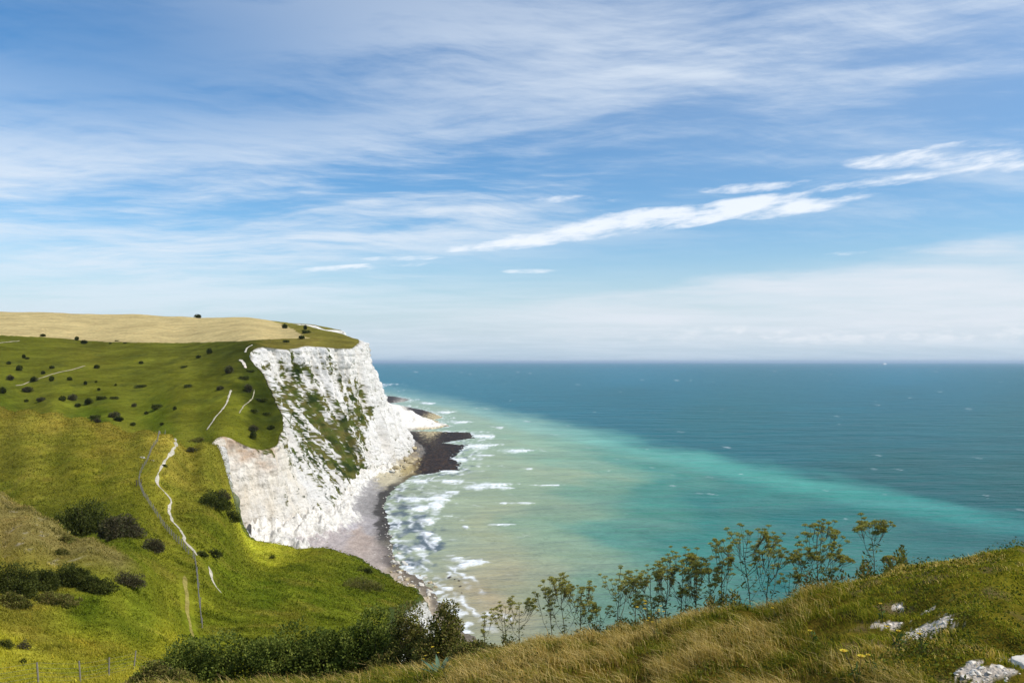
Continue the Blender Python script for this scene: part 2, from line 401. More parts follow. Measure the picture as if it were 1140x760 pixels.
# ------------------------------------------------------------------ land colours (what grows there, plus sunlight painted on the bay shelf)
LC = [ # u, D, colour as seen in daylight
 (1140,6,(105,95,42)),(1000,9,(100,92,38)),(850,7,(105,88,44)),(700,8,(110,90,46)),(570,9,(100,84,42)),(850,11,(92,82,36)),(1140,11,(100,100,36)),(700,14,(95,82,38)),(560,15,(80,74,32)),
 (300,14,(130,115,60)),(150,18,(140,120,65)),(300,24,(90,95,42)),(430,24,(90,95,42)),(150,30,(120,120,55)),
 (50,43,(172,170,68)),(148,58,(172,170,68)),(0,60,(166,164,64)),(100,70,(162,160,60)),(200,75,(160,160,58)),(220,105,(130,136,48)),(100,85,(110,125,42)),(150,95,(118,130,46)),(150,135,(125,130,50)),
 (0,90,(120,118,55)),(0,110,(142,134,78)),(0,128,(152,142,88)),(60,118,(140,134,72)),(100,112,(135,130,60)),
 (60,150,(115,118,48)),(150,175,(132,132,52)),(60,240,(112,115,48)),(0,200,(105,115,42)),(0,250,(112,112,50)),(0,290,(140,130,65)),(60,295,(150,138,70)),(120,285,(150,138,68)),(190,262,(160,148,75)),(100,220,(120,122,48)),
 (217,140,(122,128,48)),(300,150,(96,112,36)),(250,150,(98,112,36)),(350,140,(98,112,36)),(400,200,(104,118,40)),(330,220,(92,106,34)),(300,257,(176,180,72)),(270,255,(168,172,68)),(325,262,(165,168,66)),(285,266,(176,180,72)),(250,210,(112,120,44)),(235,255,(118,118,52)),(215,245,(128,124,58)),(250,280,(125,120,55)),(420,235,(90,100,36)),(330,120,(110,112,42)),  # brightest spots: sunlit look of the shelf above the beach, painted into the turf
 (0,430,(92,104,40)),(100,400,(88,106,36)),(180,390,(98,112,40)),(230,365,(112,120,48)),(0,520,(104,108,44)),(0,620,(106,108,46)),(0,720,(98,102,44)),(100,520,(108,110,46)),(100,640,(112,110,50)),(200,450,(112,112,46)),(200,560,(112,112,50)),(100,735,(100,102,46)),(200,690,(95,98,46)),
 (245,420,(112,112,46)),(262,410,(120,122,50)),(260,500,(92,94,44)),(285,430,(46,56,24)),(290,470,(48,58,24)),(275,520,(46,54,24)),(295,450,(40,50,20)),(278,480,(66,76,32)),(280,500,(60,68,32)),(268,560,(62,70,34)),(250,600,(84,90,42)),(300,388,(84,92,38)),(265,380,(105,112,42)),
 (300,590,(110,100,60)),(340,620,(135,122,78)),(380,640,(120,112,66)),(395,690,(125,118,72)),
 (330,720,(150,138,86)),(370,760,(118,114,66)),(345,860,(112,112,62)),(300,1000,(140,135,80)),(380,860,(115,112,62)),(350,1150,(118,115,65)),(300,1250,(108,112,58)),
]
LCp = [(a, float(Ld(b))) for a, b, c in LC]; LCv = np.array([lin(c) for a, b, c in LC]) * np.array((0.88, 0.82, 0.50))
GOLD = [(-600,325),(0,345),(280,350),(318,362),(343,376.5),(300,377.5),(260,380),(200,381.5),(120,380.5),(60,376),(0,373),(-600,366)]

def uv_of(X, Y, Z):
    return CU + F * X / Y, HOR + F * (EYE - Z) / Y

# chalk showing through the turf beside the viewer, and bare stony soil on the slopes: spots in world metres
def spot(u, v, dmin=5.0): return hit(u, v, dmin)
PATCH = [(spot(1032,700),26,8),(spot(1108,749),30,6),(spot(1137,738),12,9),(spot(985,697),16,3.5),(spot(1075,750),14,5),(spot(998,678),6,3),(spot(1033,681),7,3),(spot(1085,741),9,4)]

def land_tint(X, Y, Z):
    u, v = uv_of(X, np.maximum(Y, 1.0), Z); L = Ld(Y)
    c = field(LCp, LCv, u + 14 * fbm2(X / 17, Y / 17, 4, 31), L + 8 * fbm2(X / 23, Y / 23, 4, 33), 3.2, 1.0, 0.9, 10)
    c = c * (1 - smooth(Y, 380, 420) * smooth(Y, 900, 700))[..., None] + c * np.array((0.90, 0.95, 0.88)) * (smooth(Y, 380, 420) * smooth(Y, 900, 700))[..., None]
    # dry patches, lush patches
    a = fbm2(X / 30, Y / 30, 5, 41) * smooth(Y, 30, 90)
    c *= (1 + 0.30 * a)[..., None]
    b = smooth(fbm2(X / 9, Y / 9, 4, 43), 0.1, 0.6) * smooth(Y, 30, 60) * smooth(Y, 420, 150)
    c = c * (1 - 0.25 * b[..., None]) + 0.25 * b[..., None] * lin((176, 152, 70)) * 0.8
    gr = smooth(fbm2(X / 14 + 9, Y / 11, 4, 143), 0.15, 0.55) * smooth(Y, 30, 60) * smooth(Y, 420, 150)
    c = c * (1 - 0.42 * gr[..., None] * np.array((0.56, 0.38, 0.5)))
    tr = fbm2(X / 8, Z / 0.55, 4, 145) * smooth(Y, 45, 90) * smooth(Y, 420, 330) + 0.7 * fbm2(X / 14, Z / 1.5, 3, 146) * smooth(Y, 330, 420) * smooth(Y, 800, 650)
    c = c * (1 + 0.30 * np.clip(tr, -1, 1.2)[..., None] * np.array((1.04, 0.98, 1.0)))
    # stripes of trodden terracettes on the far slope
    t = smooth(fbm2(X / 60, Z / 1.4, 3, 44), 0.15, 0.5) * smooth(Y, 350, 450)
    c *= (1 - 0.16 * t)[..., None]
    d = smooth(fbm2(X / 16, Y / 24, 4, 45), 0.28, 0.5) * smooth(Y, 330, 420) * smooth(Z, 96, 85)
    c = c * (1 - 0.35 * d[..., None]) + 0.35 * d[..., None] * lin((62, 70, 32))
    cr = np.interp(u, [-150, 0, 60, 100, 150], [139, 131, 123.5, 117, 111])
    ha = smooth(Y, cr + 2.5, cr - 0.5) * smooth(Y, 92, 108) * smooth(u, 168, 128)
    hc = lin((142, 128, 74)) * 0.80 * (1 + 0.25 * fbm2(X / 4, Y / 6, 4, 147))[..., None]
    c = c * (1 - 0.85 * ha[..., None]) + 0.85 * ha[..., None] * hc
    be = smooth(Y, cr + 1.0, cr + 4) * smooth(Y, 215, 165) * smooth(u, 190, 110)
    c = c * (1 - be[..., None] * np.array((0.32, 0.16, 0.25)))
    # the stubble field
    g = inside(np.array(GOLD), u + 3 * fbm2(X / 25, Y / 25, 3, 46), v + 0.7 * fbm2(X / 30, Y / 30, 3, 47)) & (Y > 600)
    gc = lin((208, 186, 128)) * 0.74 * (1 + 0.16 * fbm2(X / 50, Y / 12, 4, 48) + 0.10 * noise2(X / 5, Y / 40, 49))[..., None]
    c = np.where(g[..., None], gc, c)
    # bare chalky soil flecks on the near left hill
    s = smooth(noise2(X / 1.1, Y / 2.2, 51) + 0.5 * fbm2(X / 12, Y / 12, 3, 52), 0.55, 0.85) * smooth(Y, 95, 104) * smooth(Y, 140, 130) * smooth(u, 120, 60)
    c = c * (1 - s[..., None] * 0.75) + s[..., None] * 0.75 * np.array((0.42, 0.36, 0.26))
    k = np.zeros(X.shape)
    for q, ru, rv in PATCH:
        r = np.hypot((X - q[0]) / (ru * q[1] / F), (Y - q[1]) / (rv * q[1] ** 2 / (F * 2.6)))
        k = np.maximum(k, smooth(r + 1.0 * fbm2(X / 0.10, Y / 0.16, 4, 54), 1.05, 0.8))
    so = smooth(fbm2(X / 0.6, Y / 0.6, 3, 55), 0.15, 0.45) * smooth(Y, 16, 13) * smooth(u, 860, 980)
    c = c * (1 - 0.6 * so[..., None]) + 0.6 * so[..., None] * np.array((0.15, 0.105, 0.06))
    c = c * (1 - k[..., None]) + k[..., None] * np.array((0.62, 0.53, 0.42))
    return np.clip(c, 0.004, 0.9), k, g

# ------------------------------------------------------------------ land sheets
def land_mesh():
    us = np.arange(-420, 1701, 2.0)
    Dn = np.exp(np.arange(math.log(1.6), math.log(60), 0.011)); Dn = np.append(Dn, 60.0)
    Df = np.exp(np.arange(math.log(60), math.log(1700), 0.0045)[1:])
    D = np.concatenate([Dn, Df]); U, DD = np.meshgrid(us, D)
    X = (U - CU) / F * DD; Y = DD.copy()
    ok = inside(LANDPOLY, X, Y)
    # keep one ring of outside vertices and pull them onto the cliff edge
    nb = np.zeros_like(ok)
    for dy in (-1, 0, 1):
        for dx in (-1, 0, 1):
            nb |= np.roll(np.roll(ok, dy, 0), dx, 1)
    far_off = (U < -150) & (DD > 400)
    ring = nb & ~ok
    Z = np.zeros_like(X); use = nb
    ri = np.nonzero(ring)
    px, py = X[ri], Y[ri]
    best = np.full(px.shape, 1e18); bx = px.copy(); by = py.copy(); bz = np.zeros_like(px)
    T = np.concatenate([ETOP, ETZ[:, None]], 1)
    for i in range(len(T) - 1):
        a, b = T[i], T[i + 1]; vx, vy = b[0] - a[0], b[1] - a[1]
        near = np.abs(py - a[1]) < 60 + 0.2 * a[1]
        if not near.any(): continue
        t = np.clip(((px - a[0]) * vx + (py - a[1]) * vy) / (vx * vx + vy * vy + 1e-12), 0, 1)
        qx, qy = a[0] + t * vx, a[1] + t * vy; d = (px - qx) ** 2 + (py - qy) ** 2
        m = d < best; best[m] = d[m]; bx[m] = qx[m]; by[m] = qy[m]; bz[m] = (a[2] + t * (b[2] - a[2]))[m]
    far = best > (12 + 0.02 * py) ** 2
    X[ri] = bx; Y[ri] = by
    use[ri[0][far], ri[1][far]] = False
    Z[ok] = height(X[ok], Y[ok]); Z[ri] = bz
    idx = np.full(X.shape, -1, np.int64); sel = use; idx[sel] = np.arange(sel.sum())
    P = np.stack([X[sel], Y[sel], Z[sel]], 1)
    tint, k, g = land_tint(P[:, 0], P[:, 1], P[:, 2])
    q = np.stack([idx[:-1, :-1], idx[:-1, 1:], idx[1:, 1:], idx[1:, :-1]], -1)
    okq = (q >= 0).all(-1)
    anyin = ok[:-1, :-1] | ok[:-1, 1:] | ok[1:, 1:] | ok[1:, :-1]
    okq &= anyin
    nearrow = len(Dn) - 1
    out = []
    for name, rows in (('grassy_bank', slice(0, nearrow)), ('hillside', slice(nearrow, None))):
        fq = q[rows][okq[rows]]
        used, inv = np.unique(fq, return_inverse=True)
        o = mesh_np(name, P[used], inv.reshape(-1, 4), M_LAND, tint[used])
        tag(o, kind='structure'); out.append((o, P[used]))
    return out, P, tint, k
LAND, LP, LT, LKCH = land_mesh()
tag(LAND[0][0], 'near grassy clifftop bank sloping down from right to left', 'hillside')
tag(LAND[1][0], 'rolling green downland with pale stubble field on its far top', 'hillside')

# ------------------------------------------------------------------ cliff face
VEG = [(300,395,0),(340,395,.06),(380,395,.06),(300,415,.25),(320,415,.5),(345,413,.45),(370,415,.3),(395,410,.12),(295,440,.5),(325,440,.85),(350,447,.9),(340,430,.25),(370,437,.3),(360,425,.25),(385,425,.55),(395,440,.6),(402,460,.7),
 (310,465,.45),(335,465,.62),(350,470,.6),(365,475,.8),(375,455,.42),(380,480,.88),(395,480,.5),(402,500,.5),(320,490,.25),(340,500,.55),(355,510,.45),(370,510,.6),(385,500,.92),(390,525,.85),(382,545,.4),
 (412,440,.05),(416,480,.0),(420,500,.03),(406,400,.1),(430,510,.05),(425,460,.03),(260,520,0),(280,560,0),(310,520,.02),(330,540,.05),(320,580,.04),(345,555,.12),(350,580,.12),(365,560,.2),(360,535,.38),(375,550,.3),(330,600,.02),(355,600,.05)]
CLIFF_N = None
def cliff_mesh():
    global CLIFF_N
    rows = 170; n = len(EPAR)
    t = np.linspace(0, 1, rows) ** 0.9
    Tz = ETZ; S = EPAR[:, None] + 0 * t[None]; T = t[None] + 0 * EPAR[:, None]
    k = E[:, 5][:, None]
    # horizontal run as the drop proceeds: wall at the top, vegetated slope, wall at the bottom
    prof = np.interp(t, [0, .06, .25, .45, .72, .88, 1], [0, .02, .10, .36, .74, .93, 1.0])[None]
    steep = np.interp(t, [0, .1, .5, .85, 1], [0, .05, .40, .80, 1.0])[None]
    hh = steep * (1 - k) + prof * k
    fx = E[:, 2][:, None]; fy = E[:, 3][:, None]; zf = E[:, 4][:, None]
    bx = ETOP[:, 0][:, None] + (fx - ETOP[:, 0][:, None]) * hh
    by = ETOP[:, 1][:, None] + (fy - ETOP[:, 1][:, None]) * hh
    bz = Tz[:, None] + (zf - Tz[:, None]) * t[None]
    # outward direction: across the coast line, smoothed
    tx = np.gradient(E[:, 0] * .5 + E[:, 2] * .5); ty = np.gradient(E[:, 1] * .5 + E[:, 3] * .5)
    nx, ny = ty, -tx
    ln = np.hypot(nx, ny); nx /= ln; ny /= ln
    sgn = np.sign(nx * ENORM[:, 0] + ny * ENORM[:, 1]); nx = nx * sgn; ny = ny * sgn
    ker = np.ones(15) / 15
    nx = np.convolve(np.pad(nx, 7, 'edge'), ker, 'valid'); ny = np.convolve(np.pad(ny, 7, 'edge'), ker, 'valid')
    ln = np.hypot(nx, ny); nx /= ln; ny /= ln
    amp = smooth(T, -0.004, 0.022) * (0.35 + 0.65 * smooth(T, 1.0, 0.85)) * smooth(E[:, 1], 60, 150)[:, None]
    hgt = np.clip((Tz - E[:, 4]) / 60, 0.3, 1.3)[:, None]
    skew = S + (bz * 0.08) * k            # runnels lean across the big face
    rib = 1 - 2 * np.abs(noise2(skew / 21, bz / 110, 61)); rib2 = 1 - 2 * np.abs(noise2(skew / 6.5, bz / 45, 62))
    rib3 = 1 - 2 * np.abs(noise2(skew / 2.6, bz / 16, 65))
    led = fbm2(S / 45, bz / 3.4, 3, 63)
    fine = fbm3(bx / 5.5, by / 5.5, bz / 5.5, 5, 64)
    blk = fbm3(bx / 14, by / 14, bz / 11, 3, 66)
    d = amp * hgt * (4.4 * rib + 2.3 * rib2 + 1.3 * rib3 + 0.6 * led + 1.6 * fine + 1.4 * blk - 2.0)
    X = bx + nx[:, None] * d; Y = by + ny[:, None] * d; Z = bz + amp * 0.5 * fine
    # colour
    u, v = uv_of(X, np.maximum(Y, 5), Z)
    den = field([(a, b) for a, b, c in VEG], [c for a, b, c in VEG], u, v, 3.5, 1, 1, 4)
    den = np.clip(den * 1.24, 0, 1) * smooth(Y, 300, 345) * smooth(Y, 720, 660)
    den = np.maximum(den, 0.35 * (smooth(Y, 290, 250) * smooth(T, 0.75, 0.35)))
    nz = 0.62 * noise2(skew / 4.2, T * 2.2, 71) + 0.34 * noise2(skew / 1.8, T * 5, 171) + 0.38 * fbm3(X / 7, Y / 7, Z / 3.2, 4, 72) + 0.55 * fbm3(X / 1.8, Y / 1.8, Z / 1.3, 3, 73)
    nz = nz - 0.22 * led - 0.1 * rib2
    veg = smooth(nz, 0.62 - 1.2 * den, 0.70 - 1.2 * den) * smooth(den, 0.0, 0.06)
    # turf hanging over the lip on the near seaward spur
    lip = smooth(T, 0.10, 0.03) * smooth(E[:, 1], 300, 270)[:, None]
    chalk = np.array((0.80, 0.765, 0.70)) * (1 + 0.10 * fbm3(X / 18, Y / 18, Z / 8, 4, 74))[..., None]
    st = smooth(fbm2(skew / 9, bz / 40, 4, 75), 0.15, 0.55)[..., None] * 0.35
    chalk = chalk * (1 - st) + st * np.array((0.60, 0.53, 0.43))
    gr = smooth(fbm3(X / 4, Y / 4, Z / 2.5, 4, 77), 0.28, 0.55)[..., None] * 0.40
    chalk = chalk * (1 - gr) + gr * np.array((0.46, 0.43, 0.38))
    ck = smooth(np.abs(noise2(S / 3.2 + 0.5 * fine, bz / 30, 176)), 0.07, 0.0) * smooth(noise2(S / 9, bz / 12, 177), -0.1, 0.4)
    chalk = chalk * (1 - 0.45 * ck[..., None])
    fl = smooth(noise3(X / 0.9, Y / 0.9, Z / 0.55, 170) + 0.35 * fbm2(S / 30, bz / 2.2, 3, 171) + 0.25 * fbm3(X / 9, Y / 9, Z / 9, 3, 172) + 0.22 * smooth(T, 0.75, 1.0), 0.46, 0.72)[..., None] * 0.85
    chalk = chalk * (1 - fl) + fl * np.array((0.27, 0.25, 0.20))
    cream = (smooth(np.abs(E[:, 1] - 362), 42, 18)[:, None] * smooth(T, 1.0, 0.55) * (0.55 + 0.5 * fbm2(S / 7, bz / 14, 4, 178)))[..., None]
    chalk = chalk * (1 - np.clip(cream, 0, 1) * np.array((0.03, 0.10, 0.22)))
    red = (smooth(T, 0.34, 0.02) * smooth(np.abs(E[:, 1] - 355), 28, 8)[:, None] * (0.5 + 0.8 * fbm2(S / 8, bz / 4, 3, 76)))[..., None]
    chalk = chalk * (1 - np.clip(red, 0, .85)) + np.clip(red, 0, .85) * np.array((0.52, 0.33, 0.19))
    base = (smooth(bz, 6.5, 2.5) * smooth(Y, 420, 540) * 0.55)[..., None]
    chalk = chalk * (1 - base) + base * np.array((0.46, 0.40, 0.27))
    gA = lin((86, 98, 36)) * 0.85; gB = lin((118, 110, 56)) * 0.85; gC = lin((52, 66, 24)) * 0.85
    q = smooth(fbm3(X / 6, Y / 6, Z / 6, 3, 78), -0.5, 0.5)[..., None]; q2 = smooth(fbm3(X / 11, Y / 11, Z / 11, 3, 79), 0.0, 0.5)[..., None]
    gcol = (gA * q + gB * (1 - q)) * (1 - q2) + gC * q2
    col = chalk * (1 - veg[..., None]) + gcol * veg[..., None]
    edge = (smooth(T, 0.010, 0.002))[..., None]
    col = col * (1 - 0.7 * edge) + 0.7 * edge * lin((120, 108, 62))
    col = col * (1 - lip[..., None]) + lip[..., None] * gA
    # vegetation stands a little proud of the chalk
    X = X + nx[:, None] * veg * 0.35; Y = Y + ny[:, None] * veg * 0.35
    V = np.stack([X, Y, Z], -1).reshape(-1, 3)
    I = np.arange(n * rows).reshape(n, rows)
    q = np.stack([I[:-1, :-1], I[:-1, 1:], I[1:, 1:], I[1:, :-1]], -1).reshape(-1, 4)
    o = mesh_np('cliff', V, q, M_CHALK, np.clip(col.reshape(-1, 3), 0.01, 0.86))
    tag(o, 'tall white chalk sea cliff with grassy slopes across its middle', 'cliff', kind='structure')
    return V.reshape(n, rows, 3), veg, np.stack([nx, ny], 1)
CLV, CLVEG, CLN = cliff_mesh()

# ------------------------------------------------------------------ beach, reefs and the chalk fan
SHORE = [at_sea(a, b)[:2] for a, b in [(520,700),(496,676),(484,662),(474,648),(458,638),(444,629),(437,612),(434,595),(431,578),(428,562),(433,549),(446,538),(462,529),(485,525),(505,523),(508,516),(501,508),(512,499),(517,495.5),(486,493.5),(500,490.5),(526,487.3),(520,481.5),(474,480.5),(452,479),(470,476),(488,472.5),(484,468),(455,463),(440,455),(430,449),(424,440),(418,432)]]
SHORE = np.array(list(SHORE) + [(-420, 3000), (-900, 3000), (-900, 150), (20, 150)])
REEFS = [np.array([at_sea(a, b)[:2] for a, b in P]) for P in (
  [(422,441),(438,441),(456,444.5),(450,447),(436,448.6),(424,449)],
  [(426,452),(443,450.5),(468,456),(482,460.5),(491,464.5),(482,466.5),(462,461),(440,457)])]
BC = [(400,545,(168,162,156)),(380,570,(172,166,160)),(415,570,(154,148,142)),(402,604,(176,158,144)),(375,600,(178,166,160)),(425,615,(175,160,148)),(415,585,(170,162,158)),(385,588,(174,166,164)),(424,560,(150,144,138)),(424,590,(150,142,136)),(436,604,(176,166,146)),(455,640,(178,160,135)),(480,660,(190,172,145)),
      (470,505,(50,41,34)),(500,490,(48,38,32)),(445,485,(54,46,38)),(485,515,(56,42,32)),(455,490,(50,42,35)),(475,520,(54,42,33)),(450,520,(168,150,104)),(442,505,(178,158,112)),(458,512,(140,118,72)),(435,530,(196,184,152)),(450,470,(236,226,206)),(480,472,(214,196,150)),(440,460,(240,232,216)),(430,445,(66,58,52)),(465,457,(62,54,50))]
def shore(X, Y):
    """height and colour of the shore over world (X, Y)"""
    U = CU + F * X / Y; v0 = HOR + F * EYE / Y
    wx = X + 2.2 * fbm2(X / 9, Y / 16, 4, 81); wy = Y + 5 * fbm2(X / 9, Y / 16, 4, 82)
    ring = np.concatenate([SHORE, SHORE[:1]])
    sd = poly_dist(ring, wx, wy) * np.where(inside(SHORE, wx, wy), 1, -1)
    for R in REEFS:
        sd = np.maximum(sd, poly_dist(np.concatenate([R, R[:1]]), wx, wy) * np.where(inside(R, wx, wy), 1, -1))
    reef = smooth(Y, 560, 600) * smooth(field([(465,500),(400,560),(445,520),(440,530),(450,470),(480,455)], [1,0,0.5,0,0,.6], U, v0, 3), 0.3, 0.6)
    base = np.clip(sd * 0.085, -1.6, 3.4)
    rock = 0.85 * fbm2(X / 3.0, Y / 6, 5, 83) + 0.36
    Z = base * (1 - reef) + (np.clip(sd * 0.06, -1.6, 0.55) + rock * np.clip(1 + sd / 8, 0, 1)) * reef + 0.10 * fbm2(X / 4, Y / 4, 4, 84)
    # apron of fallen chalk along the foot of the cliff
    w = (EPAR > _par[11]) & (EPAR < _par[34]); ft = E[w][::4, 2:4]
    df = poly_dist(ft, X, Y) + 3.0 * fbm2(X / 8, Y / 8, 4, 180)
    nb_ = smooth(Y, 440, 390) * smooth(X, -66, -76)
    ap = smooth(df, 12 + 10 * nb_, 1.0)
    apz = (5.5 + 4.5 * nb_) * ap * (0.6 + 0.7 * fbm2(X / 7, Y / 7, 4, 181)) + 0.9 * ap * fbm2(X / 2.2, Y / 2.2, 3, 182)
    Z = Z + np.maximum(apz, 0)
    fx, fy = -168.0, 1010.0
    r = np.hypot((X - fx) / 90, (Y - fy) / 72) + 0.10 * fbm2(X / 14, Y / 14, 4, 85)
    fan = 36 * np.clip(1 - r, 0, 1) ** 1.25
    Z = np.maximum(Z, np.where(fan > 0, fan + Z * 0.2, -9))
    col = field([(a, b) for a, b, c in BC], np.array([lin(c) for a, b, c in BC]) * 0.92, U + 7 * fbm2(X / 5, Y / 9, 5, 86), v0 + 6 * fbm2(X / 5, Y / 10, 5, 87), 5.5, 1.0, 0.8, 3)
    wet = smooth(Z, 0.75, 0.15) * smooth(Y, 800, 700); col = col * (1 - 0.62 * wet[..., None])
    pit = (smooth(fbm2(X / 2.2, Y / 4.5, 4, 187), -0.1, 0.5) * reef * (1 - smooth(v0, 508, 530) * smooth(U, 470, 455)))[..., None]
    col = col * (1 - 0.7 * pit)
    tl = smooth(sd + 1.6 * fbm2(X / 2.0, Y / 4, 4, 188), 6.0, 4.2) * smooth(v0, 536, 542) * smooth(v0, 612, 592) * smooth(U, 460, 452)
    col = col * (1 - 0.85 * tl[..., None]) + 0.85 * tl[..., None] * np.array((0.045, 0.038, 0.030))
    sp = (smooth(noise2(X / 0.8, Y / 1.6, 189), 0.62, 0.8) * (1 - reef))[..., None] * smooth(Y, 480, 300)[..., None]
    col = col * (1 - 0.7 * sp) + 0.7 * sp * np.array((0.62, 0.58, 0.52))
    rust = smooth(fbm2(X / 5, Y / 9, 4, 88), 0.15, 0.5) * reef
    col = col * (1 - 0.5 * rust[..., None]) + 0.5 * rust[..., None] * np.array((0.085, 0.045, 0.022))
    a = (smooth(ap + 0.35 * fbm2(X / 2.5, Y / 3.5, 4, 183), 0.22, 0.55) * (1 - 0.8 * smooth(U, 430, 450)))[..., None]
    col = col * (1 - a) + a * np.array((0.70, 0.66, 0.58)) * (1 + 0.25 * fbm2(X / 3, Y / 3, 4, 184))[..., None]
    fw = smooth(fan, 0.5, 3.0)[..., None]; col = col * (1 - fw) + fw * np.array((0.78, 0.73, 0.64)) * (1 + 0.12 * fbm2(X / 8, Y / 8, 4, 89))[..., None]
    return Z, col
def shore_mesh():
    us = np.arange(280, 600, 0.9); D = np.exp(np.arange(math.log(205), math.log(2400), 0.0032))
    U, Y = np.meshgrid(us, D); X = (U - CU) / F * Y
    Z, col = shore(X, Y)
    keep = Z > -1.4
    I = np.arange(X.size).reshape(X.shape)
    q = np.stack([I[:-1, :-1], I[:-1, 1:], I[1:, 1:], I[1:, :-1]], -1)
    fq = q[keep[:-1, :-1] & keep[:-1, 1:] & keep[1:, 1:] & keep[1:, :-1]]
    P = np.stack([X, Y, Z], -1).reshape(-1, 3); C = col.reshape(-1, 3)
    used, inv = np.unique(fq, return_inverse=True)
    o = mesh_np('beach', P[used], inv.reshape(-1, 4), M_BEACH, np.clip(C[used], .01, .85))
    tag(o, 'grey shingle beach and dark weedy rock ledges below the white cliff', 'beach', kind='structure')
shore_mesh()

# ------------------------------------------------------------------ sea
FRONT = [(395,426),(415,429),(440,433),(470,439),(520,449),(560,458.5),(620,471),(700,488),(800,508.5),(900,529),(1000,549),(1140,573),(1500,625)]
OUT = [(450,420,(30,108,138)),(700,420,(30,108,140)),(1000,420,(30,108,140)),(700,440,(22,98,122)),(1000,440,(26,98,122)),(800,470,(26,98,116)),(1000,480,(32,96,114)),(1140,480,(38,96,110)),(1000,520,(38,90,100)),(1140,530,(40,90,98))]
INN = [(430,440,(150,172,170)),(500,465,(150,172,162)),(600,488,(145,175,160)),(700,510,(88,150,145)),(650,500,(130,168,156)),(725,530,(42,130,132)),(800,560,(26,112,120)),(900,580,(30,110,118)),(1050,590,(42,104,112)),(1140,595,(40,98,108)),(950,548,(34,112,118)),(850,535,(46,126,128)),(1060,570,(40,105,110)),
 (550,520,(160,172,152)),(620,530,(156,170,148)),(680,545,(118,160,145)),(560,580,(168,170,146)),(640,590,(134,160,142)),(700,600,(74,138,136)),(760,610,(46,122,124)),(850,640,(34,108,114)),(560,640,(172,162,140)),(620,640,(154,156,138)),(680,640,(116,148,136)),(520,665,(172,158,138)),(545,675,(174,156,136)),(700,680,(100,138,130)),(500,540,(160,168,152)),(480,600,(150,160,148)),(600,760,(120,140,130)),(900,760,(40,105,112)),(740,560,(60,138,134)),(780,590,(36,122,124))]
BAND = [(395,(120,160,165)),(500,(140,172,168)),(600,(140,176,166)),(700,(106,170,160)),(800,(84,160,152)),(900,(72,152,144)),(1000,(64,142,138)),(1140,(56,130,130)),(1500,(50,120,125))]
FOAMD = [(450,600,.30),(470,580,.28),(490,555,.62),(480,545,.6),(462,548,.5),(455,625,.35),(480,655,.4),(500,500,.5),(540,490,.5),(520,515,.42),(560,500,.12),(530,530,.25),(500,575,.15),(520,600,.04),(520,630,.1),(600,540,0),(560,560,.02),(560,620,0),(500,475,.3),(540,470,.12),(480,455,.25),(455,440,.3),(470,445,.1),(620,500,0),(460,662,.5),(510,660,.12),(442,610,.5),(440,575,.5),(545,655,.0),(600,640,0),(480,610,.3),(520,488,.6),(495,535,.35),(1000,500,-.3),(800,450,-.3)]
CREST = [(545,540,26,1.6),(532,543,12,1.8),(490,556,12,5),(486,563,9,5),(528,626,20,2.6),(516,630,8,3),(484,602,8,4),(575,502,18,1.3),(541,486,16,1.6),(533,497,22,2.0),(519,587,4,1.6),(560,584,16,.6),(470,566,14,3),(505,548,10,1.2),(556,476,6,.8),(590,522,5,.7),(500,525,14,1.4),(478,580,10,3),(470,536,12,1.5),(460,556,14,2.0),(512,470,12,1.0),(497,459,10,1.0),(478,449,9,.8),(508,622,7,1.5),(562,560,6,.5),(505,536,16,1.6),(560,543,18,.9),(470,520,8,.8),(512,512,14,1.6),(540,507,10,.8),(476,594,9,2.0),(466,612,7,2.2),(455,632,7,2),(500,655,10,1.2),(470,556,16,1.5),(585,560,14,.5),(610,540,18,.5)]
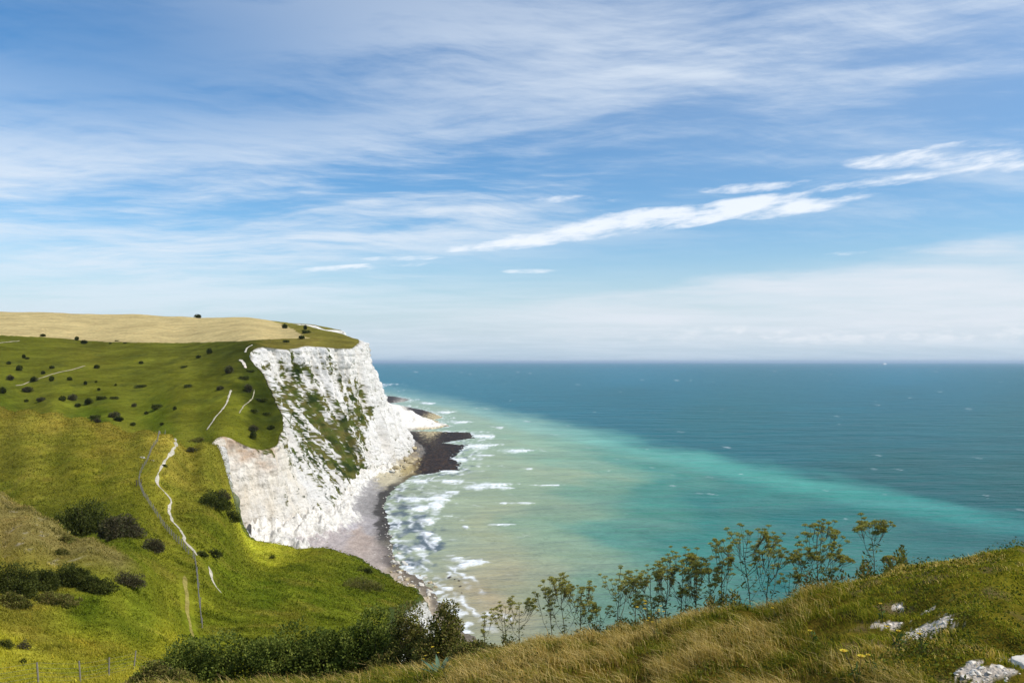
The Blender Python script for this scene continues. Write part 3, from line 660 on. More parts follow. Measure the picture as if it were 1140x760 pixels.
def sea_mesh():
    us = np.concatenate([np.arange(-900, -260, 20.0), np.arange(-260, 1420, 1.5), np.arange(1420, 2100, 20.0)])
    vs = np.concatenate([[403.55, 403.8, 404.1, 404.5], np.arange(405, 430, 0.6), np.arange(430, 720, 0.75), np.arange(720, 1500, 12.0)])[::-1]
    U, V = np.meshgrid(us, vs); Y = F * EYE / (V - HOR); X = (U - CU) / F * Y
    # sediment colour of the water
    wu = U + 55 * fbm2(X / 60 + Y / 200, Y / 90, 4, 192) + 34 * fbm2(X / 160, Y / 260, 4, 91); wv = V + (V - HOR) * 0.07 * fbm2(X / 140, Y / 200, 4, 92)
    dv = V - np.interp(U, [a for a, b in FRONT], [b for a, b in FRONT])
    dvn = dv + (V - HOR) * 0.035 * fbm2(X / 90, Y / 150, 4, 93)
    co = field([(a, b) for a, b, c in OUT], np.array([lin(c) for a, b, c in OUT]) * np.array((0.7, 1.22, 0.95)), U, V, 3, 1, .4, 10)
    ci = field([(a, b) for a, b, c in INN], np.array([lin(c) for a, b, c in INN]) * np.array((1.20, 1.20, 0.96)), wu, wv, 2.3, 1.2, .8, 16)
    cb = np.stack([np.interp(U, [a for a, b in BAND], lin(np.array([b for a, b in BAND]))[:, k]) for k in range(3)], -1) * np.array((1.12, 1.2, 1.06))
    wb = np.interp(U, [395, 500, 600, 700, 900, 1140], [5, 9, 16, 17, 20, 22])
    ob = smooth(dvn + 5.0 * fbm2(X / 45, Y / 90, 3, 99) * (V - HOR) / 80, -9.0, 11.0)[..., None]; ib = smooth(dvn, wb * 0.55, wb * 1.5)[..., None]
    c = co * (1 - ob) + (cb * (1 - ib) + ci * ib) * ob
    # weedy ledges under shallow water
    ledge = field([(455,580),(470,590),(462,620),(480,600),(445,555),(500,560),(520,600),(440,640),(480,640),(515,505),(500,512),(470,545),(545,500),(560,600),(560,520),(620,560),(520,560),(520,640),(700,550),(560,660),(500,450),(600,450),(510,580),(800,600)], [.95,.95,1.0,.8,.6,-.3,-.3,.2,.0,.6,.7,.3,-.1]+[-.4]*11, U, V, 3, 1, 1, 5)
    lm = smooth(fbm2(X / 7, Y / 16, 4, 94), 0.45 - 1.0 * ledge, 1.15 - 1.0 * ledge)[..., None] * 0.80
    c = c * (1 - lm) + lm * lin((66, 84, 108))
    # foam
    den = field([(a, b) for a, b, k in FOAMD], [k for a, b, k in FOAMD], U, V, 3, 1, .8, 4)
    nz = 0.6 * (1 - 2.2 * np.abs(noise2(X / 9, Y / 14, 95))) + 0.7 * fbm2(X / 5, Y / 7, 4, 96)
    foam = 0.6 * smooth(nz, 1.28 - 1.6 * den, 2.05 - 1.6 * den) * smooth(U, 640, 600) * smooth(V, 425, 435)
    wave = np.zeros_like(X)
    for a, b, ru, rv in CREST:
        p = at_sea(a, b)
        e = np.hypot((U - a + 0.25 * ru * np.sin(V)) / ru, (V - b + ((U - a) / ru) ** 2 * rv * .7) / (rv * 1.35))
        f = smooth(e + 0.55 * fbm2(X / 3.5, Y / 6, 4, 97), 1.0, 0.45)
        tr = smooth(e * .45 + 0.6 * fbm2(X / 6, Y / 5, 4, 98) + 0.25, 1.0, 0.4) * 0.55 * (U < a + ru * .5)
        foam = np.maximum(foam, np.maximum(f, tr)); wave += 0.7 * smooth(e, 1.2, 0.2)
    r2 = np.random.default_rng(11)
    for k in range(75):  # whitecaps out at sea
        b = HOR + 10 + 190 * r2.random() ** 1.5; a = 430 + 730 * r2.random()
        if b < np.interp(a, [430, 1140], [410, 410]): continue
        ru = r2.uniform(1.2, 4.5) * (0.7 + (b - HOR) / 160); rv = r2.uniform(.35, .6)
        iu = slice(max(0, int(np.searchsorted(us, a - 4 * ru))), int(np.searchsorted(us, a + 4 * ru)))
        jj = np.nonzero(np.abs(vs - b) < 5)[0]; sl = (slice(jj[0], jj[-1] + 1), iu)
        e = np.hypot((U[sl] - a) / ru, (V[sl] - b - 0.15 * (U[sl] - a)) / rv)
        foam[sl] = np.maximum(foam[sl], smooth(e + .4 * fbm2(X[sl] / 4, Y[sl] / 8, 3, k), 1.3, 0.5) * r2.uniform(.08, .42))
    jj = np.nonzero((vs > 424) & (vs < 705))[0]; ii = np.nonzero((us > 405) & (us < 570))[0]; sl = (slice(jj[0], jj[-1] + 1), slice(ii[0], ii[-1] + 1))
    zs = shore(X[sl], Y[sl])[0]
    wash = smooth(zs, -0.85, -0.05) * smooth(fbm2(X[sl] / 4, Y[sl] / 7, 4, 190) + 0.25 * noise2(X[sl] / 20, Y[sl] / 40, 191), -0.15, 0.4)
    brk = np.zeros_like(zs)
    for q, w_, sd_ in ((-0.55, .07, 1), (-1.02, .08, 2), (-1.38, .07, 3)):
        off = zs - q + 0.16 * fbm2(X[sl] / 22, Y[sl] / 40, 3, 193 + sd_)
        brk = np.maximum(brk, np.exp(-(off / w_) ** 2) * smooth(fbm2(X[sl] / 16, Y[sl] / 26, 4, 196 + sd_), -0.12, 0.3))
        brk = np.maximum(brk, 0.5 * smooth(off, 0.0, 0.06) * smooth(off, 0.34, 0.1) * smooth(fbm2(X[sl] / 5, Y[sl] / 8, 4, 199 + sd_), 0.0, 0.5) * smooth(fbm2(X[sl] / 16, Y[sl] / 26, 4, 196 + sd_), -0.12, 0.3))
    foam[sl] = np.maximum(foam[sl], np.maximum(wash * 0.85, brk * 0.9 * (zs > -1.58)))
    Z = wave * 0.8 + 0.0
    I = np.arange(X.size).reshape(X.shape)
    q = np.stack([I[:-1, :-1], I[:-1, 1:], I[1:, 1:], I[1:, :-1]], -1).reshape(-1, 4)
    P = np.stack([X, Y, Z], -1).reshape(-1, 3)
    o = mesh_np('sea', P, q, M_SEA, np.clip(c.reshape(-1, 3) * 0.80, .004, .9), {'foam': np.clip(foam, 0, 1).ravel()})
    tag(o, 'blue green sea, milky with chalk near the shore', 'sea', kind='structure')
sea_mesh()
# ------------------------------------------------------------------ footpaths: trodden chalk ribbons laid on the turf
def ribbon(name, label, pts, wpx, dmin, col=(0.56, 0.50, 0.40), lift=0.10):
    P = np.array([hit(u, v, dmin) for u, v in pts])
    d = np.concatenate([[0], np.cumsum(np.hypot(np.diff(P[:, 0]), np.diff(P[:, 1])))])
    n = max(8, int(d[-1] / 1.2)); s = np.linspace(0, d[-1], n)
    x = np.interp(s, d, P[:, 0]); y = np.interp(s, d, P[:, 1])
    k = np.ones(5) / 5
    x = np.convolve(np.pad(x, 2, 'edge'), k, 'valid'); y = np.convolve(np.pad(y, 2, 'edge'), k, 'valid')
    x = x + 0.25 * fbm2(s / 6, s * 0 + len(pts), 3, 201); tx = np.gradient(x); ty = np.gradient(y); ln = np.hypot(tx, ty) + 1e-9
    w = 0.5 * wpx * np.interp(s, d, P[:, 1]) / F * (0.9 + 0.8 * fbm2(s / 5, s * 0, 3, 202)) * np.minimum(1, np.minimum(s, d[-1] - s) / 3 + 0.25)
    rows = []
    for f in (-1, -0.4, 0.4, 1):
        px, py = x - ty / ln * w * f, y + tx / ln * w * f
        rows.append(np.stack([px, py, height(px, py) + lift * (1.0 if abs(f) < .5 else .55)], 1))
    V = np.stack(rows, 1); I = np.arange(n * 4).reshape(n, 4)
    q = np.stack([I[:-1, :-1], I[:-1, 1:], I[1:, 1:], I[1:, :-1]], -1).reshape(-1, 4)
    c = np.array(col) * (1 + 0.25 * fbm2(V[..., 0].ravel() / 1.5, V[..., 1].ravel() / 1.5, 3, 203))[:, None]
    o = mesh_np(name, V.reshape(-1, 3), q, M_PATH, np.clip(c, .02, .7))
    tag(o, label, 'path', kind='structure'); return np.stack([x, y], 1)
PATHS = []
PATHS.append(ribbon('footpath', 'winding white chalk path over the middle spur beside the fence', [(194.5,487.5),(197,494),(192,504),(182,516),(176.7,526),(174,535),(178,545),(185.6,549.5),(191,556),(188,567),(191,580),(201,590),(205,598),(206,604),(211,609),(218,615.5),(220,621)], 2.9, 125, (.50,.45,.34)))
PATHS.append(ribbon('footpath', 'short curved white chalk path on the grass of the near spur', [(231.4,629),(236,636),(234.8,645),(240,654),(250,663)], 2.9, 85, (.50,.45,.34)))
PATHS.append(ribbon('footpath', 'faint trodden earth track beside the fence in the valley field', [(206,640),(207,660),(209,678),(213,700),(216,712)], 4.0, 70, (0.27, 0.225, 0.06), 0.04))
ribbon('footpath', 'thin chalk path climbing the far slope above the spur crest', [(230,480),(240,465),(246,458.6),(252.6,448.5),(257,435.5)], 2.0, 330, (0.50, .45, .33), 0.35)
ribbon('footpath', 'forked thin chalk path near the cliff edge on the far slope', [(266,461),(271.6,453),(281.6,444),(283,435)], 1.2, 330, (0.34, .31, .20), 0.35)
ribbon('footpath', 'chalk path at the corner of the white cliff top', [(273,393),(275,388),(281,384.5)], 2.0, 400, (0.55, .5, .4), 0.4)
ribbon('footpath', 'pale path along the far left slope under the stubble field', [(17,429.5),(33.5,425.7),(56,418),(80.5,412),(95.7,407.8)], 1.1, 340, (0.46, .40, .28), 0.35)
ribbon('footpath', 'pale track at the left end of the stubble field edge', [(-20,384),(0,382.5),(22,379.6)], 1.2, 340, (0.46, .40, .28), 0.5)
ribbon('footpath', 'bare chalk scar on the slope beside the white cliff', [(267,400.4),(271,404),(273.8,410.5)], 3.4, 400, (0.60, .54, .44), 0.4)

# ------------------------------------------------------------------ tubes, leaves, stones
def tube(path, radii, sides=5):
    P = np.array(path, float); n = len(P); t = np.gradient(P, axis=0); t /= np.linalg.norm(t, axis=1)[:, None] + 1e-9
    ref = np.where(np.abs(t[:, 2:3]) > 0.9, np.array([[1., 0, 0]]), np.array([[0, 0, 1.]]))
    a = np.cross(t, ref); a /= np.linalg.norm(a, axis=1)[:, None] + 1e-9; b = np.cross(t, a)
    ang = np.linspace(0, 2 * np.pi, sides, endpoint=False)
    V = P[:, None] + (a[:, None] * np.cos(ang)[None, :, None] + b[:, None] * np.sin(ang)[None, :, None]) * np.asarray(radii, float)[:, None, None]
    I = np.arange(n * sides).reshape(n, sides); J = np.roll(I, -1, 1)
    q = np.stack([I[:-1], J[:-1], J[1:], I[1:]], -1).reshape(-1, 4)
    return V.reshape(-1, 3), q
class MB:
    def __init__(self): self.V = []; self.Q = []; self.T = []; self.C = []; self.n = 0
    def add(self, V, Fc, col=(1, 1, 1)):
        Fc = np.asarray(Fc) + self.n; (self.Q if Fc.shape[1] == 4 else self.T).append(Fc)
        self.V.append(V); self.C.append(np.broadcast_to(col, (len(V), 3))); self.n += len(V)
    def tube(self, path, radii, col=(1, 1, 1), sides=5): self.add(*tube(path, radii, sides), col)
    def build(self, name, mat, parent=None, sm=True):
        fs = [np.concatenate(x) for x in (self.Q, self.T) if x]
        return mesh_np(name, np.concatenate(self.V), fs, mat, np.concatenate(self.C), parent=parent, smooth_shade=sm)

def leaf_quads(P, D, L, W, r):
    """diamond leaves at P pointing along D"""
    D = D / (np.linalg.norm(D, axis=1)[:, None] + 1e-9)
    side = np.cross(D, r.normal(size=P.shape)); side /= np.linalg.norm(side, axis=1)[:, None] + 1e-9
    L = np.broadcast_to(L, len(P))[:, None]; W = np.broadcast_to(W, len(P))[:, None]
    a = P; b = P + D * L * .45 + side * W * .5; c = P + D * L; d = P + D * L * .45 - side * W * .5
    V = np.stack([a, b, c, d], 1).reshape(-1, 3); Q = np.arange(len(P) * 4).reshape(-1, 4)
    return V, Q

def foliage(blobs, n, L, W, pal, seed, up=0.35, ground=True):
    """leaves spread through lumpy masses; blobs = (x,y,z,rx,ry,rz)"""
    r = np.random.default_rng(seed); B = np.array(blobs, float); wgt = B[:, 3] * B[:, 4] + B[:, 4] * B[:, 5]; wgt /= wgt.sum()
    k = r.choice(len(B), n, p=wgt); d = r.normal(size=(n, 3)); d /= np.linalg.norm(d, axis=1)[:, None]
    lump = 1 + 0.34 * fbm3(d[:, 0] * 2.3 + k * 3.1, d[:, 1] * 2.3, d[:, 2] * 2.3, 3, seed % 50)
    rad = (1 - 0.55 * r.random(n) ** 2.2) * lump
    P = B[k, :3] + d * B[k, 3:6] * rad[:, None]
    keep = P[:, 2] > 0.02 if ground else np.ones(n, bool)
    P = P[keep]; d = d[keep]; rad = rad[keep]
    D = d * 0.6 + r.normal(size=P.shape) * 0.55 + np.array((0, 0, up))
    s = r.uniform(.65, 1.3, len(P))
    V, Q = leaf_quads(P, D, L * s, W * s, r)
    pal = np.array(pal); cl = smooth(fbm3(P[:, 0] / (6 * L), P[:, 1] / (6 * L), P[:, 2] / (6 * L), 3, 17 + seed % 30), -.5, .5)
    ci = np.clip((cl * .65 + r.random(len(P)) * .5) * len(pal) - .3, 0, len(pal) - 1); i0 = ci.astype(int); i1 = np.minimum(i0 + 1, len(pal) - 1)
    c = pal[i0] + (pal[i1] - pal[i0]) * (ci - i0)[:, None]; c = c * r.uniform(.75, 1.25, len(P))[:, None]
    return V, Q, np.repeat(np.clip(c, .004, .6), 4, 0)

PAL_SCRUB = [(.030, .042, .009), (.060, .082, .015), (.110, .140, .024), (.190, .215, .042)]
PAL_DARK = [(.018, .022, .007), (.032, .040, .010), (.056, .068, .014), (.095, .105, .024)]
PAL_BROWN = [(.045, .042, .022), (.075, .066, .034), (.105, .088, .048), (.085, .090, .036)]
PAL_OLIVE = [(.045, .050, .012), (.080, .092, .018), (.130, .125, .028), (.165, .125, .045), (.200, .205, .045)]

def stems(mb, h, spread, n, r0, seed, lean=0.0):
    r = np.random.default_rng(seed)
    for k in range(n):
        a = r.uniform(0, 6.28); s = spread * r.uniform(.3, .9)
        p0 = np.array((.12 * s * math.cos(a), .12 * s * math.sin(a), -0.25 * min(1, h * .3)))
        p1 = np.array((s * .45 * math.cos(a), s * .45 * math.sin(a), h * .45)); p2 = np.array((s * math.cos(a), s * math.sin(a), h * r.uniform(.65, .85)))
        mb.tube([p0, (p0 + p1) / 2 + r.normal(size=3) * .03 * h, p1, p2], [r0, r0 * .8, r0 * .6, r0 * .25], (1, 1, 1))

def make_bush(name, label, cat, loc, blobs, n, L, W, pal, seed, group=None, nst=5, r0=.04):
    t = tag(empty(name, loc), label, cat, group)
    V, Q, c = foliage(blobs, n, L, W, pal, seed)
    mesh_np('foliage', V, Q, M_LEAF, c, parent=t, smooth_shade=False)
    B = np.array(blobs); mb = MB(); stems(mb, (B[:, 2] + B[:, 5] * .7).max(), B[:, 3].max() * .8, nst, r0, seed)
    mb.build('stem', M_BARK, t); return t

# ------------------------------------------------------------------ scattered hawthorns on the far slope: five shapes, copied
def dome(w, h, seed, k=6):
    r = np.random.default_rng(seed); out = [(0, 0, h * .45, w * .42, w * .42, h * .5)]
    for i in range(k):
        a = r.uniform(0, 6.28); q = w * .28 * r.uniform(.5, 1); s = r.uniform(.16, .28) * w
        out.append((q * math.cos(a), q * math.sin(a), h * r.uniform(.25, .7), s, s, s * .9))
    return out
HB = [ # u, v(base), width px, shape, label
 (47.6,375.5,5.5,0,'round dark hawthorn on the lower edge of the stubble field, by itself'),
 (85.6,379,5,1,'smaller of two hawthorns touching at the stubble field edge'),
 (93.5,383.5,7.5,0,'larger of two hawthorns touching at the stubble field edge'),
 (130,380,5.5,4,'low dark bush just inside the lower edge of the stubble field'),
 (139,383,5.5,4,'low bush just below the stubble field, right of another low bush'),
 (123,383,3,2,'tiny bush between two hawthorn clumps under the stubble field'),
 (26.4,399,4.5,1,'left one of a tight pair of small hawthorns high on the left slope'),
 (30.2,400.5,4,2,'right one of a tight pair of small hawthorns high on the left slope'),
 (9.8,406,6,0,'round hawthorn near the left edge, above the path'),
 (21.7,413,7,1,'round hawthorn right below the tight pair on the left slope'),
 (57.7,410.5,5,2,'small hawthorn directly above the pale slope path'),
 (47.9,416.5,4.5,0,'small hawthorn touching the upper side of the pale slope path'),
 (107.8,410.5,6,1,'lone hawthorn right of the upper end of the slope path'),
 (157,405,5,2,'lone small bush high in the open middle of the far slope'),
 (11,424,8,3,'wide hawthorn at the left edge above the lowest path end'),
 (38.2,425,7.5,0,'hawthorn standing on the pale slope path'),
 (57.5,424.5,5.5,1,'small round hawthorn just below the middle of the slope path'),
 (77.4,424,5.5,2,'small round hawthorn below the upper part of the slope path'),
 (31.3,436,9.5,3,'big dark hawthorn below the lower end of the slope path'),
 (2.2,438,10,0,'big dark hawthorn cut by the left edge of the photo'),
 (95,429,4.5,1,'small bush left of a pair in the middle of the far slope'),
 (107,427,3,2,'upper tiny bush of a pair in the middle of the far slope'),
 (110,435,3.5,0,'lower tiny bush of a pair in the middle of the far slope'),
 (128.8,429.5,3,1,'tiny bush alone right of the mid slope pair'),
 (45.8,447.5,8.5,3,'broad dark hawthorn low on the left slope, first of a row'),
 (29.3,447.5,5,2,'small hawthorn left of the broad one in the low row'),
 (69.5,446.5,8.5,0,'left one of two equal hawthorns side by side low on the slope'),
 (81,446.5,9,3,'right one of two equal hawthorns side by side low on the slope'),
 (86.8,453.5,6.5,1,'hawthorn just below two equal hawthorns'),
 (99,450,8,0,'hawthorn right of two equal hawthorns, beside a wide thicket'),
 (113,445,14,4,'dark wide thicket in the lower middle of the far slope, left half'),
 (128,445,15,4,'dark wide thicket in the lower middle of the far slope, right half'),
 (149.4,453,7.5,3,'dark hawthorn between two wide thickets low on the slope'),
 (176,456,17,4,'long low thicket on the right of the lower far slope'),
 (163,462,5.5,2,'small hawthorn under the long low thicket'),
 (194.5,457,4,1,'tiny bush right of the long low thicket'),
 (180,473.5,5.5,0,'small bush just behind the spur crest, close to the fence'),
 (127.5,465,12,3,'largest dark hawthorn at the foot of the far slope'),
 (132,469,9,0,'dark hawthorn leaning against the largest one at the slope foot'),
 (105,468,18,4,'broad low thicket left of the largest hawthorn at the slope foot'),
 (108.5,471.5,9,3,'reddish dark bush poking over the spur crest'),
 (148,474.5,5,2,'small bush just above the spur crest, middle of its length'),
 (233,394,6,1,'dark bush under the right end of the stubble field'),
 (221,399.5,4.5,2,'small bush on the diagonal ridge of the far slope'),
 (245,434,9,3,'dark bush at the top of the thin chalk path'),
 (210,432,12,4,'low scrub left of the thin chalk path'),
 (205,409.5,8,4,'low dark scrub in the upper right of the far slope'),
 (157,432,16,4,'low wide scrub in the very middle of the far slope'),
 (254.8,417,10,3,'dark bush just left of the cliff side scrub'),
 (271,424,13,4,'upper dark scrub clump beside the bare chalk scar'),
 (281.6,482,10,3,'red brown bush low on the slope beside the white cliff'),
 (282,489,9,1,'green bush below the red brown bush near the cliff'),
 (301.7,478,7,0,'dark bush at the very edge above the lower white cliff'),
 (290,447,15,4,'dark scrub clump against the left rim of the white cliff'),
 (284,461,14,4,'dark scrub below the forked chalk path, near the cliff rim'),
 (298,462,12,4,'dark scrub overhanging the middle of the cliff rim'),
 (279,414,12,4,'dark scrub just under the cliff top corner'),
 (276,437,10,3,'dark bush beside the forked chalk path'),
 (220,354,7,0,'lone round bush on the skyline above the stubble field'),
 (316.7,366,7,0,'dark bush on the plateau, nearest the stubble field'),
 (339.8,367,5,1,'small bush on the plateau with a low thicket under it'),
 (341,371,11,4,'low thicket on the plateau below a small bush'),
 (335.7,377.5,6,2,'low bush just behind the white cliff top'),
 (318,381,12,4,'dark scrub strip along the top of the white cliff'),
]
def far_bushes():
    protos = []
    specs = [(4.6, 4.0, PAL_DARK), (4.2, 4.4, PAL_DARK), (3.8, 3.0, PAL_DARK), (5.0, 4.2, PAL_BROWN), (7.0, 2.6, PAL_DARK)]
    for i, (w, h, pal) in enumerate(specs):
        b = dome(w, h, 300 + i, 7 if i != 4 else 12)
        if i == 4: b = [(q[0] * 1.5, q[1] * 1.5, h * .4, max(q[3], 1.0), max(q[4], 1.0), h * .5) for q in b]
        V, Q, c = foliage(b, 1500, .55, .38, pal, 310 + i); me = mesh_np('foliage', V, Q, M_LEAF, c, smooth_shade=False)
        mb = MB(); stems(mb, h * .8, w * .35, 4, .12, 320 + i); st = mb.build('stem', M_BARK)
        protos.append((me, st, w)); 
    used = set()
    for u, v, wpx, k, label in HB:
        dm = 330 if v > 375 or u < 300 else 560
        p = hit(u, v, dm); fo, st, w = protos[k]
        s = wpx * p[1] / F / w * (1.0 if k != 4 else .8)
        wide = k == 4
        t = tag(empty('thicket' if wide else 'hawthorn', p - np.array((0, 0, .15 * s)), random.uniform(0, 6.28)), label, 'thicket' if wide else 'bush', 'low thickets on the far slopes' if wide else 'scattered hawthorns on the far slopes')
        t.scale = (s * random.uniform(.8, 1.25), s * random.uniform(.8, 1.2), s * random.uniform(.62, 1.08))
        for o in (fo, st):
            if o.name in used: o2 = o.copy(); COL.objects.link(o2)
            else: o2 = o; used.add(o.name)
            o2.parent = t
far_bushes()

# ------------------------------------------------------------------ larger scrub: middle distance
def mid_bush(u, v, wpx, hpx, label, pal, seed, dmin, name='scrub_bush', n=5200, leaf=.26, flat=.75, group=None):
    p = hit(u, v, dmin); k = p[1] / F; w = wpx * k; h = hpx * k; r = np.random.default_rng(seed)
    b = []
    m = max(7, int(wpx / 3.2))
    for i in range(m):
        fx = (i + .5) / m * 2 - 1; top = h * (1 - .62 * abs(fx) ** 1.8) * r.uniform(.5, 1.08); s = top * r.uniform(.36, .52)
        b.append((fx * w * .46, r.uniform(-1, 1) * w * .16, top - s, min(max(s, w / m * .9), w * .3), min(max(s, w / m * .9), w * .3), s))
        b.append((fx * w * .50 + r.normal() * w * .05, r.uniform(-1, 1) * w * .22, top * .28, s * 1.25, s * 1.2, top * .36))
    return make_bush(name, label, 'bush', p - np.array((0, 0, .05 * h)), b, int(n * 1.5), leaf * 1.1, leaf * .62, pal, seed, group, 7, .02 * h)
mid_bush(92, 594, 58, 44, 'big dark green thicket behind the shoulder of the near left hill', PAL_DARK, 401, 145, n=9500, leaf=.34)
mid_bush(133, 602, 40, 27, 'brown green thicket at the right end of the big dark one', PAL_BROWN, 402, 140, n=6500, leaf=.32)
mid_bush(169, 614, 21, 17, 'single round brown bush on the valley side left of the fence', PAL_BROWN, 403, 100, n=3600, leaf=.22)
mid_bush(72, 604, 16, 9, 'small green bush at the edge of the near left hill', PAL_OLIVE, 404, 100, n=1500, leaf=.2)
mid_bush(12, 662, 56, 38, 'dark hawthorn mass at the left edge in front of the near hill', PAL_DARK, 405, 70, n=9500, leaf=.17)
mid_bush(45, 656, 34, 30, 'dark bush next to the hawthorn mass at the left edge', PAL_DARK, 406, 70, n=6500, leaf=.17)
mid_bush(78, 652, 40, 26, 'dark rounded bush in the middle of the left hedge of scrub', PAL_DARK, 407, 70, n=6500, leaf=.17)
mid_bush(108, 658, 34, 22, 'dark bush at the right end of the left hedge of scrub', PAL_DARK, 408, 70, n=5500, leaf=.17)
mid_bush(60, 672, 60, 15, 'low olive bramble along the foot of the left scrub', PAL_OLIVE, 409, 70, n=6000, leaf=.15)
mid_bush(12, 676, 44, 17, 'low brown green bramble below the hawthorn mass at the left edge', PAL_OLIVE, 410, 70, n=5000, leaf=.15)
mid_bush(143, 653, 34, 20, 'straggly brown bush right of the left scrub hedge', PAL_BROWN, 411, 75, n=2600, leaf=.16)
mid_bush(70, 618, 14, 8, 'tiny green bush on the slope above the left scrub hedge', PAL_OLIVE, 412, 85, n=1100, leaf=.16)
mid_bush(403, 656, 46, 18, 'wide green bush near the tip of the seaward spur', PAL_OLIVE, 413, 120, n=6500, leaf=.2)
mid_bush(407, 638, 15, 11, 'small dark bush at the rim behind the wide green bush', PAL_DARK, 414, 140, n=1500, leaf=.22)
mid_bush(237, 620, 17, 10, 'dark round bush beside the bend of the chalk path', PAL_DARK, 415, 110, n=2200, leaf=.2)
mid_bush(224, 620, 12, 7, 'low dark bush between the fence bend and a round bush', PAL_DARK, 416, 110, n=1300, leaf=.2)
mid_bush(303, 622, 6, 6, 'tiny dark bush alone in the middle of the spur grass', PAL_DARK, 417, 110, n=500, leaf=.2)
mid_bush(240, 567, 36, 22, 'dark sprawling scrub hanging at the rim of the chalk bay', PAL_DARK, 418, 170, n=5500, leaf=.3)
mid_bush(256, 580, 22, 18, 'dark scrub lower down the rim of the chalk bay', PAL_DARK, 419, 170, n=3200, leaf=.3)
mid_bush(245, 556, 22, 12, 'brownish scrub at the upper end of the bay rim scrub', PAL_BROWN, 420, 170, n=2400, leaf=.3)
mid_bush(216, 503, 22, 6, 'low brown scrub strip high on the spur beside the path', PAL_BROWN, 421, 200, n=1500, leaf=.3)
mid_bush(222, 492, 24, 5, 'low green scrub strip just under the spur crest', PAL_OLIVE, 422, 215, n=1500, leaf=.3)

mid_bush(4, 721, 16, 12, 'small dark bush cut by the left edge in the valley grass', PAL_DARK, 423, 45, n=900, leaf=.10)
mid_bush(26, 722, 9, 15, 'thin brown weed clump standing alone in the lower left grass', PAL_BROWN, 424, 45, n=420, leaf=.09)
mid_bush(25, 738, 8, 5, 'low tuft of dark weeds below the thin weed clump at lower left', PAL_DARK, 425, 45, n=260, leaf=.08)
mid_bush(183, 519.5, 7, 2.5, 'tiny dark bush touching the upper chalk path', PAL_DARK, 426, 190, n=300, leaf=.2)
for q, w, lab in (([(155, 508.6), (158, 510), (162.5, 511.6)], 2.0, 'small bare chalk mark just left of the fence on the spur'), ([(168, 513), (173, 514)], 1.8, 'small bare chalk mark between the fence and the upper path')):
    ribbon('chalk_scrape', lab, q, w, 150, (.58, .52, .42), .12)
# ------------------------------------------------------------------ near thicket along the bank
NEAR = [ # u, v(base), D, width px, height px, label, palette, leaf
 (205,752,29,86,44,'left end of the near dark thicket, low rounded bush with small leaves',PAL_SCRUB,.085),
 (262,748,28.5,86,60,'dark green bush second from the left end of the near thicket',PAL_SCRUB,.09),
 (318,748,28,84,68,'dense dark bush in the left middle of the near thicket',PAL_SCRUB,.085),
 (368,744,27.5,80,66,'dark leafy bush in the centre of the near thicket',PAL_SCRUB,.09),
 (415,742,27,78,68,'dark bush right of centre in the near thicket',PAL_SCRUB,.085),
 (458,736,26,70,68,'tall olive bush near the right end of the near thicket',PAL_OLIVE,.075),
 (496,734,25,62,66,'olive green bush at the right end of the near thicket',PAL_OLIVE,.075),
 (530,730,23,50,42,'low bright green bush between the thicket and the seed head plants',PAL_OLIVE,.065),
 (180,757,26,60,26,'low bramble in front of the left end of the near thicket',PAL_OLIVE,.07),
]
for i, (u, v, D, wp, hp, lab, pal, lf) in enumerate(NEAR):
    x = (u - CU) / F * D; z = float(height(x, D)[0]); k = D / F; w = wp * k
    h = max(EYE - D * (v - hp - HOR) / F - z, 0.6); r = np.random.default_rng(500 + i); b = []
    for j in range(13):
        fx = r.uniform(-1, 1); fy = r.uniform(-1, 1) * .6; top = h * (1 - .5 * (fx * fx + fy * fy) ** .9) * r.uniform(.48, 1.04); s = r.uniform(.16, .27) * w
        b.append((fx * w * .45, fy * w * .4, max(top - s * .8, .2), s, s, s * .85))
    b.append((0, 0, h * .3, w * .45, w * .33, h * .36))
    make_bush('thicket_bush', lab, 'bush', (x, D, z - .1), b, 15000, lf, lf * .6, pal, 510 + i, 'bushes of the near thicket', 8, .03)

